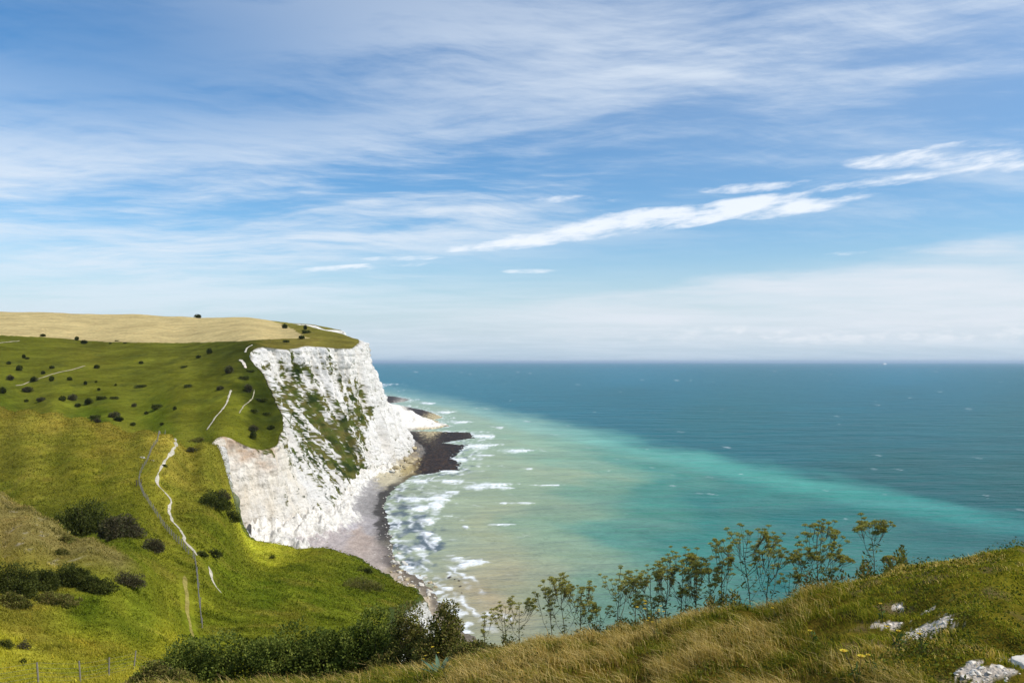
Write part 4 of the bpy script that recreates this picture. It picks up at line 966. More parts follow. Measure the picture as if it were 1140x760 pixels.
# ------------------------------------------------------------------ tall umbel plants gone to seed along the crest
CRU = [540, 560, 690, 830, 900, 1000, 1140]; CRD = [18.5, 17.4, 15.4, 13.9, 13.4, 12.4, 11.3]
def umbel_plant(h, spread, nb, seed, name='hogweed', thick=.008):
    r = np.random.default_rng(seed)
    t = empty(name, (0, 0, 0)); mb = MB(); heads = []
    ax = np.array((r.normal() * .04 - .03, r.normal() * .04, 1.0))
    main = [np.array((0, 0, -.12)), ax * h * .35 + r.normal(size=3) * .012, ax * h * .7 + r.normal(size=3) * .02, ax * h * .93]
    mb.tube(main, [thick, thick * .8, thick * .6, thick * .4]); heads.append((main[-1], ax, r.uniform(.05, .07)))
    nb = int(nb * 1.5)
    for k in range(nb):
        f = r.uniform(.18, .85) if k else .5; p0 = ax * h * f; a = r.uniform(0, 6.28) if k > 1 else (0.3 + math.pi * k)
        out = spread * r.uniform(.5, 1.0) * (1.15 - f * .5); zt = h * min(.99, f + (1 - f) * r.uniform(.55, .98))
        p2 = np.array((math.cos(a) * out, math.sin(a) * out, zt)) + ax * 0.0; p1 = p0 * .5 + p2 * .5 + np.array((math.cos(a) * out * .12, math.sin(a) * out * .12, -.05 * h))
        mb.tube([p0, p1, p2], [thick * .5, thick * .4, thick * .28]); heads.append((p2, p2 - p1, r.uniform(.038, .06)))
        for j in range(r.integers(3, 6)):
            a2 = a + r.uniform(-1.1, 1.1); q = p1 + (p2 - p1) * r.uniform(.2, .6); o2 = (.05 + out) * r.uniform(.2, .6)
            e = q + np.array((math.cos(a2) * o2, math.sin(a2) * o2, h * r.uniform(.06, .24)))
            mb.tube([q, (q + e) / 2 + np.array((math.cos(a2), math.sin(a2), -.3)) * .015, e], [thick * .35, thick * .3, thick * .22]); heads.append((e, e - q, r.uniform(.028, .048)))
    mb.build('stem', M_STALK, t)
    for c, d, R in heads:
        d = d / np.linalg.norm(d) * .35 + np.array((0, 0, .8)); d /= np.linalg.norm(d)
        s1 = np.cross(d, (0.3, .9, .1)); s1 /= np.linalg.norm(s1); s2 = np.cross(d, s1); u = MB(); nr = 9
        pts = []
        for i in range(nr):
            q = math.sqrt((i + .5) / nr); a = i * 2.4; tip = c + (s1 * math.cos(a) + s2 * math.sin(a)) * R * q * 1.1 + d * R * (.8 - .3 * q * q)
            u.tube([c, c + (tip - c) * .55 + d * R * .03, tip], [.0022, .0018, .0014], (.13, .11, .05), 3); pts.append(tip)
        pts = np.repeat(np.array(pts), 11, 0); n = len(pts)
        P = pts + r.normal(size=(n, 3)) * R * np.array((.17, .17, .15)); V, Q = leaf_quads(P, r.normal(size=(n, 3)) * .6 + d, r.uniform(.013, .022, n), r.uniform(.009, .015, n), r)
        pal = np.array([(.32, .29, .06), (.24, .22, .05), (.40, .36, .085), (.30, .34, .06), (.44, .37, .11)])
        u.add(V, Q, np.repeat(pal[r.integers(0, 5, n)] * r.uniform(.7, 1.25, n)[:, None], 4, 0)); u.build('umbel', M_UMBEL, t, False)
    n = int(26 + 42 * h); P = ax * (r.uniform(.03, .7, n) * h)[:, None] + r.normal(size=(n, 3)) * np.array((.05, .05, .01)) * (1 + spread)
    V, Q = leaf_quads(P, r.normal(size=(n, 3)) * np.array((1, 1, .4)), r.uniform(.05, .12, n), r.uniform(.015, .035, n), r)
    lf = MB(); lf.add(V, Q, np.repeat(np.array((.14, .155, .045)) * r.uniform(.6, 1.3, n)[:, None], 4, 0)); lf.build('foliage', M_LEAF, t, False)
    return t
UP = [ # u, v(top), spread px, branches, label
 (541.5,681,10,2,'smallest seed head plant, leftmost on the crest'),
 (563,669,24,4,'low seed head plant second from the left end of the crest row'),
 (579,665,34,5,'seed head plant with a long arm reaching right, near the left end'),
 (616,647,36,7,'bushy seed head plant over the milky water, leaning left'),
 (631,648,30,6,'seed head plant in the middle of the milky water clump'),
 (646,647,30,6,'seed head plant at the right of the milky water clump'),
 (668,672,18,3,'thin low seed head plant in the gap between two clumps'),
 (689,638,36,6,'airy fan shaped seed head plant at the left end of the long clump'),
 (709,642,28,6,'greyish leafy seed head plant beside the airy fan shaped one'),
 (724,637,24,5,'upright seed head plant left in the long clump'),
 (740,629,26,6,'dense seed head plant left of centre in the long clump'),
 (758,618,34,8,'tallest dense seed head plant in the middle of the long clump'),
 (775,618,30,8,'broad seed head plant at the top right of the long clump'),
 (790,630,28,6,'olive seed head plant at the right end of the long clump'),
 (806,604,26,5,'slim seed head plant against the left side of the great one'),
 (837,589,58,10,'great seed head plant with a wide rounded crown above turquoise water'),
 (855,606,36,6,'seed head plant under the right side of the great crown'),
 (880,636,18,3,'short thin seed head plant left of the bushy upright one'),
 (893,615,26,5,'lesser stem at the left of the bushy upright seed head plant'),
 (909,585,44,11,'bushy upright seed head plant with a pointed top'),
 (926,617,30,5,'seed head plant leaning right at the side of the bushy upright one'),
 (973,577,32,6,'lone tall seed head plant standing apart on a bare stem at right'),
 (992,618,10,2,'tiny seed head plant right of the lone tall one'),
 (655,668,14,3,'short seed head plant beside the milky water clump, right side'),
 (722,660,22,4,'short seed head plant in front of the long clump, left part'),
 (765,655,22,4,'short leafy seed head plant at the foot of the long clump'),
]
for i, (u, vt, sp, nb, lab) in enumerate(UP):
    D = float(np.interp(u, CRU, CRD)) + .35 + .5 * rng.random(); x = (u - CU) / F * D; z = float(height(x, D)[0])
    h = EYE - D * (vt + 4 - HOR) / F - z; t = umbel_plant(h, sp * D / F * .62, nb, 600 + i, thick=.0075 if h < 1 else .010)
    t.location = (x, D, z); t.rotation_euler = (0, 0, 0)
    tag(t, lab, 'plant', 'seed head plants along the crest')

# ------------------------------------------------------------------ yellow flowers
def flower_plant(h, nfl, seed, R=.022):
    r = np.random.default_rng(seed); t = empty('ragwort', (0, 0, 0)); mb = MB(); tips = []
    for k in range(nfl):
        a = r.uniform(0, 6.28); o = h * .35 * math.sqrt(r.random()); e = np.array((math.cos(a) * o - .1 * h, math.sin(a) * o, h * r.uniform(.75, 1.0)))
        mb.tube([(0, 0, -.05), e * .5 + np.array((0, 0, .08 * h)), e], [.004, .003, .002]); tips.append(e)
    n = 22; P = r.normal(size=(n, 3)) * .03 * h + np.array((-.03, 0, 1)) * (r.uniform(.1, .7, n) * h)[:, None]
    mb.build('stem', M_STALK, t)
    V, Q = leaf_quads(P, r.normal(size=(n, 3)), r.uniform(.04, .08, n), r.uniform(.012, .02, n), r); m = MB(); m.add(V, Q, (.08, .12, .035)); m.build('foliage', M_LEAF, t, False)
    for e in tips:
        f = MB(); n = 13; a = np.arange(n) * 6.283 / n; d = np.stack([np.cos(a), np.sin(a), np.full(n, .25)], 1)
        s = np.stack([-np.sin(a), np.cos(a), np.zeros(n)], 1) * R * .26
        V = np.stack([e + d * R * .25, e + d * R * .7 + s, e + d * R * 1.1, e + d * R * .7 - s], 1).reshape(-1, 3); f.add(V, np.arange(n * 4).reshape(-1, 4), (.72, .55, .04))
        fl = f.build('flower', M_PETAL, t, False); c = MB(); c.tube([e - np.array((0, 0, .003)), e + np.array((0, 0, .006)), e + np.array((0, 0, .010))], [R * .42, R * .42, R * .1], (.6, .36, .03), 8); c.build('flower_centre', M_PETAL, fl)
    return t
FL = [(722,686,.34,4,.030,'yellow flowering plant standing tallest at the crest below the long clump'),(728,694,.26,2,.024,'yellow flower just right of and below the tallest yellow flowers'),(736,692,.30,2,.024,'pale yellow flower beside the tallest yellow flowers'),(731,706,.22,3,.02,'low yellow flowers in the grass under the tallest ones'),
 (869,695,.14,1,.020,'single yellow flower left of the bare chalk strip'),(907,722,.12,1,.022,'single yellow flower in turf below the chalk strip, left one'),(955,757,.16,2,.034,'bright yellow flower at the bottom edge of the photo'),(973,752,.14,1,.020,'small yellow flower at the bottom edge, right of the bright one'),
 (1001,724,.13,2,.022,'yellow flowers in the turf between the two chalk patches'),(1027,726,.12,1,.022,'single yellow flower right above the lower chalk patch'),(983,689,.10,1,.02,'single yellow flower over the left end of the chalk strip'),(490,728,.45,3,.03,'yellow flowers at the foot of the right end of the thicket'),(478,729,.4,2,.026,'faint yellow flowers left of others below the thicket'),(447,735,.4,2,.026,'yellow flowers in tall weeds under the tall olive bush')]
for i, (u, v, h, n, R, lab) in enumerate(FL):
    p = hit(u, v + h * 30, 5.0); t = flower_plant(h + .1, n, 700 + i, R); t.location = p; tag(t, lab, 'flower', 'yellow flowers in the near grass')

# ------------------------------------------------------------------ fences
def fence(name, label, pts, spacing, hpost, rpost, wires, dmin=None, world=False):
    P = np.array(pts, float) if world else np.array([hit(u, v, dmin) for u, v in pts])
    d = np.concatenate([[0], np.cumsum(np.hypot(np.diff(P[:, 0]), np.diff(P[:, 1])))]); n = int(d[-1] / spacing) + 1; s = np.linspace(0, d[-1], n)
    x = np.interp(s, d, P[:, 0]); y = np.interp(s, d, P[:, 1]); z = height(x, y); t = empty(name, (x[0], y[0], z[0])); o0 = np.array((x[0], y[0], z[0]))
    tag(t, label, 'fence'); proto = None; tops = []
    for k in range(n):
        r = np.random.default_rng(800 + k); hh = hpost * r.uniform(.92, 1.08); tl = r.normal(size=2) * .05
        if proto is None:
            mb = MB(); mb.tube([(0, 0, -.3), (0, 0, hpost * .5), (0, 0, hpost * .985), (0, 0, hpost)], [rpost, rpost * .97, rpost * .93, rpost * .6], (1, 1, 1), 8); c = mb.build('post', M_POST, t); proto = c
            c.data.polygons.foreach_set('use_smooth', [False] * len(c.data.polygons))
        else: c = proto.copy(); COL.objects.link(c); c.parent = t
        c.location = np.array((x[k], y[k], z[k])) - o0; c.rotation_euler = (tl[0], tl[1], r.uniform(0, 6)); c.scale = (1, 1, hh / hpost)
        tops.append((x[k] - o0[0], y[k] - o0[1], z[k] - o0[2]))
    T = np.array(tops)
    for f in wires:
        mb = MB(); path = []
        for a, b in zip(T[:-1], T[1:]):
            for q in (0, .5): path.append(a + (b - a) * q + np.array((0, -rpost * 1.1, hpost * f - (.03 if q else 0))))
        path.append(T[-1] + np.array((0, -rpost * 1.1, hpost * f))); mb.tube(path, [.004 if wires is not W_FAR else .014] * len(path), (1, 1, 1), 4); mb.build('wire', M_WIRE, t)
    return t
W_FAR = (.93, .68, .45, .24); W_NEAR = (.94, .72, .52, .34, .17)
fence('post_and_wire_fence', 'long grey post and wire fence running over the valley beside the chalk path', [(225,700),(222.6,680),(221,664),(219,640),(217,624),(209,616.8),(202,609),(190,596.5),(179,582),(169,567),(160,553),(154.5,540),(156,529),(164,515),(169,502.5),(175.5,493),(184,481)], 2.3, 1.35, .075, W_FAR, 95)
F2 = []
for u, v, D in [(-40,764,37.5),(10.5,763,40),(50.5,761,43),(87.4,758,47),(120,748,52),(148.4,743.5,57),(172,740,62)]: F2.append(((u - CU) / F * D, D, 0))
fence('post_and_wire_fence', 'short run of grey wooden posts and wire at the lower left below the bank', F2, 4.6, 1.22, .05, W_NEAR, world=True)

# kissing gate where the far fence turns: two stout posts, three rails
def gate():
    p = hit(154.6, 541, 95); t = tag(empty('field_gate', p, 1.2), 'small dark wooden gate where the long fence turns on the spur', 'gate')
    for x in (-.75, .75):
        mb = MB(); mb.tube([(x, 0, -.3), (x, 0, .8), (x, 0, 1.45), (x, 0, 1.5)], [.11, .105, .10, .07], (1, 1, 1), 8); mb.build('post', M_BARK, t)
    for z in (.35, .75, 1.15):
        mb = MB(); mb.tube([(-.74, 0, z), (0, 0, z + .01), (.74, 0, z)], [.055, .05, .055], (1, 1, 1), 6); mb.build('rail', M_BARK, t)
gate()
# blue green broad leaved plant under the thicket
def rosette():
    D = 15.2; x = (489 - CU) / F * D; z = float(height(x, D)[0]); r = np.random.default_rng(970); t = tag(empty('broad_leaf_plant', (x, D, z)), 'blue green plant with upright broad leaves at the bottom edge below the thicket', 'plant')
    for k in range(13):
        a = k * 2.4; L = r.uniform(.28, .46); s = .3 + .06 * k; d = np.array((math.cos(a) * s, math.sin(a) * s, 1.0)); d /= np.linalg.norm(d); side = np.cross(d, (math.cos(a), math.sin(a), 0)); side /= np.linalg.norm(side) + 1e-9
        dr = np.array((math.cos(a), math.sin(a), -.4)); P = [d * L * f + dr * .12 * f * f for f in (0, .35, .7, 1)]; w = [.012, .045, .035, .003]
        V = np.array([p + side * ww * e + np.array((0, 0, .012 * abs(e))) for p, ww in zip(P, w) for e in (-1, 0, 1)]); I = np.arange(12).reshape(4, 3)
        Q = np.stack([I[:-1, :-1], I[:-1, 1:], I[1:, 1:], I[1:, :-1]], -1).reshape(-1, 4); m = MB(); m.add(V, Q, np.array((.10, .16, .10)) * r.uniform(.8, 1.3)); m.build('leaf', M_LEAF, t)
rosette()
# ------------------------------------------------------------------ boulders along the shore
def rock_mesh(name, seed, mat, flat=.7):
    import bmesh
    bm = bmesh.new(); bmesh.ops.create_icosphere(bm, subdivisions=3, radius=.5); V = np.array([v.co for v in bm.verts]); r = np.random.default_rng(seed)
    for k in range(9):   # chop flat faces
        n = r.normal(size=3); n /= np.linalg.norm(n); dd = V @ n; lim = r.uniform(.26, .40); V = V - np.maximum(dd - lim, 0)[:, None] * n
    V *= (1 + .16 * fbm3(V[:, 0] * 3, V[:, 1] * 3, V[:, 2] * 3, 3, seed))[:, None]; V[:, 2] *= flat; V[:, 0] *= r.uniform(.85, 1.35)
    for v, c in zip(bm.verts, V): v.co = c
    me = bpy.data.meshes.new(name); bm.to_mesh(me); bm.free(); me.materials.append(mat); return me
def boulders():
    r = np.random.default_rng(900); white = [rock_mesh('boulder', 910 + k, M_ROCK) for k in range(5)]; tan = [rock_mesh('boulder', 920 + k, M_TAN) for k in range(5)]; dark = [rock_mesh('boulder', 930 + k, M_WEED, .55) for k in range(4)]
    def put(u, v, wpx, mesh, label, group, z0=1.5):
        p = at_sea(u, v, z0)
        for _ in range(3):
            z = max(float(shore(np.array([p[0]]), np.array([p[1]]))[0][0]), -.1); p = at_sea(u, v, min(max(z, -.1), 12))
        o = bpy.data.objects.new('boulder', mesh); COL.objects.link(o); s = wpx * p[1] / F * r.uniform(.8, 1.2)
        o.location = (p[0], p[1], z + .12 * s); o.scale = (s, s * r.uniform(.8, 1.2), s * r.uniform(.8, 1.1)); o.rotation_euler = (r.normal() * .25, r.normal() * .25, r.uniform(0, 6.28)); tag(o, label, 'boulder', group)
    def fill(poly, n, lo, hi, meshes, label, group):
        P = np.array(poly, float); k = 0
        while k < n:
            u = r.uniform(P[:, 0].min(), P[:, 0].max()); v = r.uniform(P[:, 1].min(), P[:, 1].max())
            if not inside(P, np.array([u]), np.array([v]))[0]: continue
            put(u, v, lo + (hi - lo) * r.random() ** 2.2, meshes[r.integers(len(meshes))], label, group); k += 1
    def along(line, w, n, lo, hi, meshes, label, group):
        L = np.array(line, float); d = np.concatenate([[0], np.cumsum(np.hypot(*np.diff(L, axis=0).T))])
        for k in range(n):
            q = r.uniform(0, d[-1]); put(np.interp(q, d, L[:, 0]) + r.normal() * w, np.interp(q, d, L[:, 1]) + r.normal() * w * .6, lo + (hi - lo) * r.random() ** 2.2, meshes[r.integers(len(meshes))], label, group)
    fill([(442,498),(458,496),(470,508),(464,522),(452,533),(430,531),(436,518)], 48, 2.0, 7.5, tan, 'tan weathered boulder in the heap at the headland foot', 'tan boulders at the headland foot')
    fill([(440,505),(452,500),(456,515),(446,530),(426,531)], 20, 1.6, 5.5, white, 'pale chalk block among tan boulders at the headland foot', 'pale blocks at the headland foot')
    along([(430,548),(427,562),(428,580),(431,598)], 2.0, 34, 1.2, 3.2, dark + white[:1], 'small dark weedy stone in the tide line of the grey beach', 'dark stones along the tide line')
    along([(430,592),(434,606),(441,620)], 3.6, 40, 1.2, 3.6, white + dark[:2] + tan[:2], 'small stone strewn at the lower end of the grey beach', 'stones at the lower end of the beach')
    fill([(432,616),(446,622),(470,638),(488,652),(486,668),(466,664),(448,650),(428,634)], 74, 2.0, 7.0, white + tan[:3], 'chalk boulder in the jumble below the tip of the spur', 'boulders below the spur tip')
    along([(427,531),(410,534),(392,545),(376,566),(360,592),(346,606)], 4.0, 42, 1.2, 4.4, white, 'fallen chalk block at the foot of the white bay cliff', 'fallen blocks under the bay cliff')
    fill([(385,560),(420,548),(424,600),(372,604)], 9, 1.0, 2.8, white, 'lone white chalk block lying on the open grey beach', 'lone blocks on the open beach')
    for u, v, w, lab in [(500,643,4,'dark rock in the surf nearest the shore'),(506,645,3,'small dark rock between two others in the surf'),(511,646.5,4.5,'outermost dark rock of three in the surf'),(514,660,2.5,'tiny dark rock alone in the milky shallows'),(512,653,3,'dark rock just seaward of the boulder jumble')]:
        put(u, v, w, dark[r.integers(4)], lab, None, 0)
boulders()

# chalk stones lying on the near bare patches
def near_stones():
    r = np.random.default_rng(950); M = [rock_mesh('chalk_stone', 960 + k, M_STONE, .55) for k in range(5)]
    for (q, ru, rv), n, where in zip(PATCH, (22, 30, 5, 8, 9, 3, 3, 6), ('on the middle bare chalk patch', 'on the lowest bare chalk patch', 'beside the big block at the right edge', 'on the left end of the bare chalk strip', 'at the bottom edge of the lowest chalk patch', 'on a tiny bare spot above the chalk strip', 'on a tiny bare spot above the middle patch', 'on the left side of the lowest chalk patch')):
        for k in range(n):
            a = r.uniform(0, 6.28); f = math.sqrt(r.random()) * 1.1; x = q[0] + ru * q[1] / F * f * math.cos(a); y = q[1] + rv * q[1] ** 2 / (F * 2.6) * f * math.sin(a)
            o = bpy.data.objects.new('chalk_stone', M[r.integers(5)]); COL.objects.link(o); s = .018 + .05 * r.random() ** 2.5
            o.location = (x, y, float(height(x, y)[0]) - s * .02); o.scale = (s, s, s); o.rotation_euler = (r.normal() * .3, r.normal() * .3, r.uniform(0, 6.28)); tag(o, 'small broken chalk stone ' + where, 'stone', 'chalk stones ' + where)
    p = hit(1137, 741); o = bpy.data.objects.new('chalk_block', M[2]); COL.objects.link(o); o.location = p + np.array((.03, 0, .02)); o.scale = (.22, .2, .17); o.rotation_euler = (.2, -.3, 1); tag(o, 'big white chalk block at the right edge of the photo', 'stone')
near_stones()

# ------------------------------------------------------------------ far ship
def ship():
    D = 26000.0; x = (985 - CU) / F * D; t = tag(empty('ship', (x, D, 0), .5), 'tiny white ship on the horizon at right', 'ship'); W = mat_simple('white_ship_paint', (.8, .8, .8), .4, .4, .1, .95, 1.05)
    def slab(name, pts, z0, z1):
        P = np.array(pts, float); n = len(P); V = np.concatenate([np.c_[P * .96, np.full(n, z0)], np.c_[P, np.full(n, z1)]]); Q = [(i, (i + 1) % n, n + (i + 1) % n, n + i) for i in range(n)]
        mb = MB(); mb.add(V, np.array(Q)); c = V[n:].mean(0)[None]; mb.add(np.concatenate([V[n:], c]), np.array([(i, (i + 1) % n, n) for i in range(n)])); return mb.build(name, W, t, False)
    slab('hull', [(-85,-13),(60,-13),(95,0),(60,13),(-85,13)], -2, 26); slab('superstructure', [(-70,-11),(40,-11),(52,0),(40,11),(-70,11)], 26.1, 48); slab('funnel', [(-50,-5),(-34,-5),(-34,5),(-50,5)], 48.1, 64); slab('bridge', [(28,-12),(42,-12),(42,12),(28,12)], 48.1, 56)
ship()

# ------------------------------------------------------------------ grass
def blades(P, H, W, lean, col, bend=.45):
    """three-triangle blades; lean (N,2) is the sideways throw of the tip per unit height"""
    n = len(P); r = np.random.default_rng(77); a = r.uniform(0, 6.283, n); s = np.stack([np.cos(a), np.sin(a), np.zeros(n)], 1) * (W * .5)[:, None]
    up = np.stack([lean[:, 0] * .35, lean[:, 1] * .35, np.ones(n)], 1) * (H * .55)[:, None]; tip = np.stack([lean[:, 0], lean[:, 1], np.ones(n) * (1 - bend * np.minimum(np.hypot(lean[:, 0], lean[:, 1]), 1.2) * .5)], 1) * H[:, None]
    V = np.stack([P - s, P + s, P + up + s * .75, P + up - s * .75, P + tip], 1).reshape(-1, 3); b = np.arange(n)[:, None] * 5
    T = np.concatenate([b + np.array([[0, 1, 2]]), b + np.array([[0, 2, 3]]), b + np.array([[3, 2, 4]])], 1).reshape(-1, 3)
    return V, T, np.repeat(col, 5, 0)
def near_grass():
    r = np.random.default_rng(31); N = 600000
    u = np.where(r.random(N) < .86, r.uniform(-60, 1210, N), r.uniform(1210, 1640, N)); D = np.exp(r.uniform(math.log(4.2), math.log(32), N)); x = (u - CU) / F * D
    z = height(x, D); vv = HOR + F * (EYE - z) / D
    ok = inside(LANDPOLY, x, D) & (vv < 830) & (vv > 560); x, D, z, u, vv = x[ok], D[ok], z[ok], u[ok], vv[ok]; n = len(x)
    tint, k, g = land_tint(x, D, z)
    clump = fbm2(x / .42, D / .7, 3, 301); big = fbm2(x / 2.0, D / 1.6, 4, 302); turf = smooth(u + 60 * big, 880, 1010) * np.maximum(smooth(vv, 770, 735), smooth(u, 1020, 1060))
    dry = np.clip(.26 + 1.25 * big + .6 * clump - .55 * turf + .35 * np.exp(-((u - 720) / 230) ** 2) * smooth(vv, 690, 720) - .45 * smooth(u, 560, 420), 0, 1)
    keep = r.random(n) > k * .86; keep &= r.random(n) < 1 - .85 * smooth(clump + .6 * big, .25, -.35)
    x, D, z, u, vv, clump, big, turf, dry = [q[keep] for q in (x, D, z, u, vv, clump, big, turf, dry)]; n = len(x)
    pd = np.array([(.50, .36, .12), (.42, .28, .075), (.30, .215, .045), (.66, .50, .20)]); pg = np.array([(.135, .150, .012), (.20, .19, .016), (.075, .095, .009), (.28, .235, .028)])
    isd = r.random(n) < dry; c = np.where(isd[:, None], pd[r.integers(0, 4, n)], pg[r.integers(0, 4, n)]) * (r.uniform(.7, 1.2, n) * (1 + .5 * turf))[:, None]
    H = np.where(isd, .165, .125) * r.uniform(.5, 1.25, n) * (1 + .9 * clump) * (1 - .66 * turf); H *= 1 + .9 * smooth(u, 560, 450) * smooth(D, 12, 18); H = np.clip(H, .035, .8)
    W = np.maximum(.0042, .00095 * D) * r.uniform(.7, 1.3, n); W = np.where(isd, W * .8, W)
    lean = np.stack([-.55 + .35 * big + r.normal(size=n) * .35, -.05 + r.normal(size=n) * .3], 1)
    V, T, C = blades(np.stack([x, D, z - .01], 1), H, W, lean, c)
    o = mesh_np('long_grass', V, T, M_GRASS, C, smooth_shade=False); tag(o, 'wind blown mix of straw coloured and green grass on the near bank', 'grass', kind='stuff')
near_grass()
def crest_weeds():
    r = np.random.default_rng(36); N = 26000; u = np.where(r.random(N) < .8, r.uniform(535, 900, N), r.uniform(900, 1010, N)); D = np.interp(u, CRU, CRD) + r.uniform(-.25, 1.1, N); x = (u - CU) / F * D; z = height(x, D)
    cl = fbm2(u / 26, u * 0, 3, 320); keep = r.random(N) < .35 + .9 * cl; x, D, z, u, cl = x[keep], D[keep], z[keep], u[keep], cl[keep]; n = len(x)
    P = np.stack([x, D, z + r.random(n) ** 1.6 * np.clip(.26 + .30 * cl, .08, .5)], 1); d = r.normal(size=(n, 3)) * np.array((.6, .6, .4)) + np.array((-.1, 0, .7)); L = r.uniform(.03, .085, n)
    V, Q = leaf_quads(P, d, L, L * .42, r); pal = np.array([(.07, .08, .016), (.12, .13, .025), (.17, .16, .035), (.20, .15, .06)])
    o = mesh_np('crest_weeds', V, Q, M_LEAF, np.repeat(pal[r.integers(0, 4, n)] * r.uniform(.7, 1.3, n)[:, None], 4, 0), smooth_shade=False); tag(o, 'tangled low weeds round the feet of the seed head plants', 'weeds', kind='stuff')
crest_weeds()
def near_weeds():
    r = np.random.default_rng(35); N = 190000
    u = r.uniform(-60, 1600, N); D = np.exp(r.uniform(math.log(4.2), math.log(30), N)); x = (u - CU) / F * D
    z = height(x, D); vv = HOR + F * (EYE - z) / D
    w = fbm2(x / .9, D / 1.1, 4, 311) + .25 * smooth(u, 860, 1000) + .30 * smooth(u, 560, 460)
    tint, k, g = land_tint(x, D, z)
    ok = inside(LANDPOLY, x, D) & (vv < 830) & (vv > 560) & (w > .18) & (r.random(N) > k); x, D, z, w, u = x[ok], D[ok], z[ok], w[ok], u[ok]; n = len(x)
    P = np.stack([x, D, z + r.uniform(0, 1, n) ** 1.5 * np.clip(w * .28, .03, .16) * (1 + 1.2 * smooth(u, 560, 460))], 1)
    d = r.normal(size=(n, 3)) * np.array((1, 1, .5)) + np.array((-.2, 0, .5)); L = np.maximum(.028, .0028 * D) * r.uniform(.6, 1.4, n)
    V, Q = leaf_quads(P, d, L, L * .5, r); pal = np.array([(.050, .062, .010), (.085, .105, .014), (.14, .155, .022), (.12, .085, .030), (.20, .19, .03)])
    cl = np.clip((fbm2(x / .5, D / .5, 3, 312) * .8 + .5) * 3 + r.normal(size=n) * .8, 0, 4).astype(int)
    c = np.repeat(pal[cl] * r.uniform(.7, 1.3, n)[:, None], 4, 0)
    o = mesh_np('low_weeds', V, Q, M_LEAF, c, smooth_shade=False); tag(o, 'low dark leafy weeds in patches among the bank grass', 'weeds', kind='stuff')
near_weeds()
def turf_tufts():
    r = np.random.default_rng(33); Y = LP[:, 1]; w = ((Y > 36) & (Y < 420)).astype(float) * smooth(Y, 430, 250)
    w *= (uv_of(LP[:, 0], np.maximum(Y, 1), LP[:, 2])[0] > -120); w /= w.sum(); i = r.choice(len(LP), 330000, p=w)
    P = LP[i] + r.normal(size=(len(i), 3)) * np.stack([Y[i] * .002, Y[i] * .004, Y[i] * 0], 1); P[:, 2] = LP[i][:, 2] - .03
    ok = np.ones(len(P), bool)
    for L in PATHS: ok &= poly_dist(L, P[:, 0], P[:, 1]) > .9
    P = P[ok]; i = i[ok]; n = len(P); c = LT[i] * r.uniform(.72, 1.30, n)[:, None] * np.where(r.random(n) < .25, 1, 0)[:, None] + 0
    m = c.sum(1) == 0; c[m] = (LT[i] * r.uniform(.80, 1.18, n)[:, None])[m]; y = r.random(n) < .08; c[y] = c[y] * np.array((1.3, 1.2, 1.3))
    D = P[:, 1]; cl = fbm2(P[:, 0] / 3, P[:, 1] / 3, 4, 305); c = c * (1 + .45 * cl)[:, None]
    H = np.minimum(np.maximum(.22, .0019 * D), .5) * r.uniform(.5, 1.3, n) * np.clip(.8 + 1.1 * cl, .25, 2); W = np.maximum(.05, .0013 * D) * r.uniform(.7, 1.4, n)
    pk = fbm2(P[:, 0] / 6, P[:, 1] / 7, 4, 306); rk = smooth(pk, .25, .5)[:, None]; dk = smooth(-pk, .25, .5)[:, None]; fl = fbm2(P[:, 0] / 2.2, P[:, 2] / .5, 3, 307)[:, None]
    c = c * (1 + rk * np.array((.22, .13, .2))) * (1 - dk * np.array((.34, .30, .32))) * (1 + .22 * np.clip(fl, -1, 1)); H = np.minimum(H * (1 + .8 * dk[:, 0]), np.interp(D, [90, 180], [.8, .36]))
    lean = np.stack([-.35 + r.normal(size=n) * .45, r.normal(size=n) * .4], 1)
    H = np.minimum(np.clip(H, .06, .8), np.interp(D, [90, 180, 280], [.8, .36, .30]))
    V, T, C = blades(P, H, W, lean, c); o = mesh_np('meadow_grass', V, T, M_GRASS, np.clip(C, .005, .7), smooth_shade=False); tag(o, 'rough meadow grass over the valley and the middle spur', 'grass', kind='stuff')
turf_tufts()
# ------------------------------------------------------------------ the air over the sea
def build_haze():
    x0, x1, y0, y1, z0, z1 = -150000., 150000., -3000., 150000., -9.0, 190.0
    V = [(x, y, z) for z in (z0, z1) for x, y in ((x0, y0), (x1, y0), (x1, y1), (x0, y1))]
    Fq = [(3, 2, 1, 0), (4, 5, 6, 7), (0, 1, 5, 4), (1, 2, 6, 5), (2, 3, 7, 6), (3, 0, 4, 7)]
    m = NT('sea_air'); pv = m.n('ShaderNodeVolumePrincipled', i={'Color': (0.70, 0.86, 1.0, 1), 'Density': HAZE, 'Anisotropy': 0.2})
    o = m.n('ShaderNodeOutputMaterial'); m.t.links.new(pv.outputs[0], o.inputs['Volume'])
    tag(mesh_np('haze', np.array(V), np.array(Fq), m.m, smooth_shade=False), kind='stuff')
HAZE = 2.2e-5
build_haze()
# ------------------------------------------------------------------ light, sky, camera
SUN_EL = math.radians(47); SUN_AZ = math.radians(112)   # clockwise from straight ahead
def build_light():
    d = bpy.data.lights.new('sun', 'SUN'); d.energy = 4.0; d.angle = math.radians(0.53); d.color = (1.0, 0.955, 0.88)
    o = bpy.data.objects.new('sun', d); COL.objects.link(o)
    from mathutils import Vector
    to = Vector((math.sin(SUN_AZ) * math.cos(SUN_EL), math.cos(SUN_AZ) * math.cos(SUN_EL), math.sin(SUN_EL)))
    o.rotation_euler = to.to_track_quat('Z', 'Y').to_euler(); o.location = (200, -200, 400)
build_light()

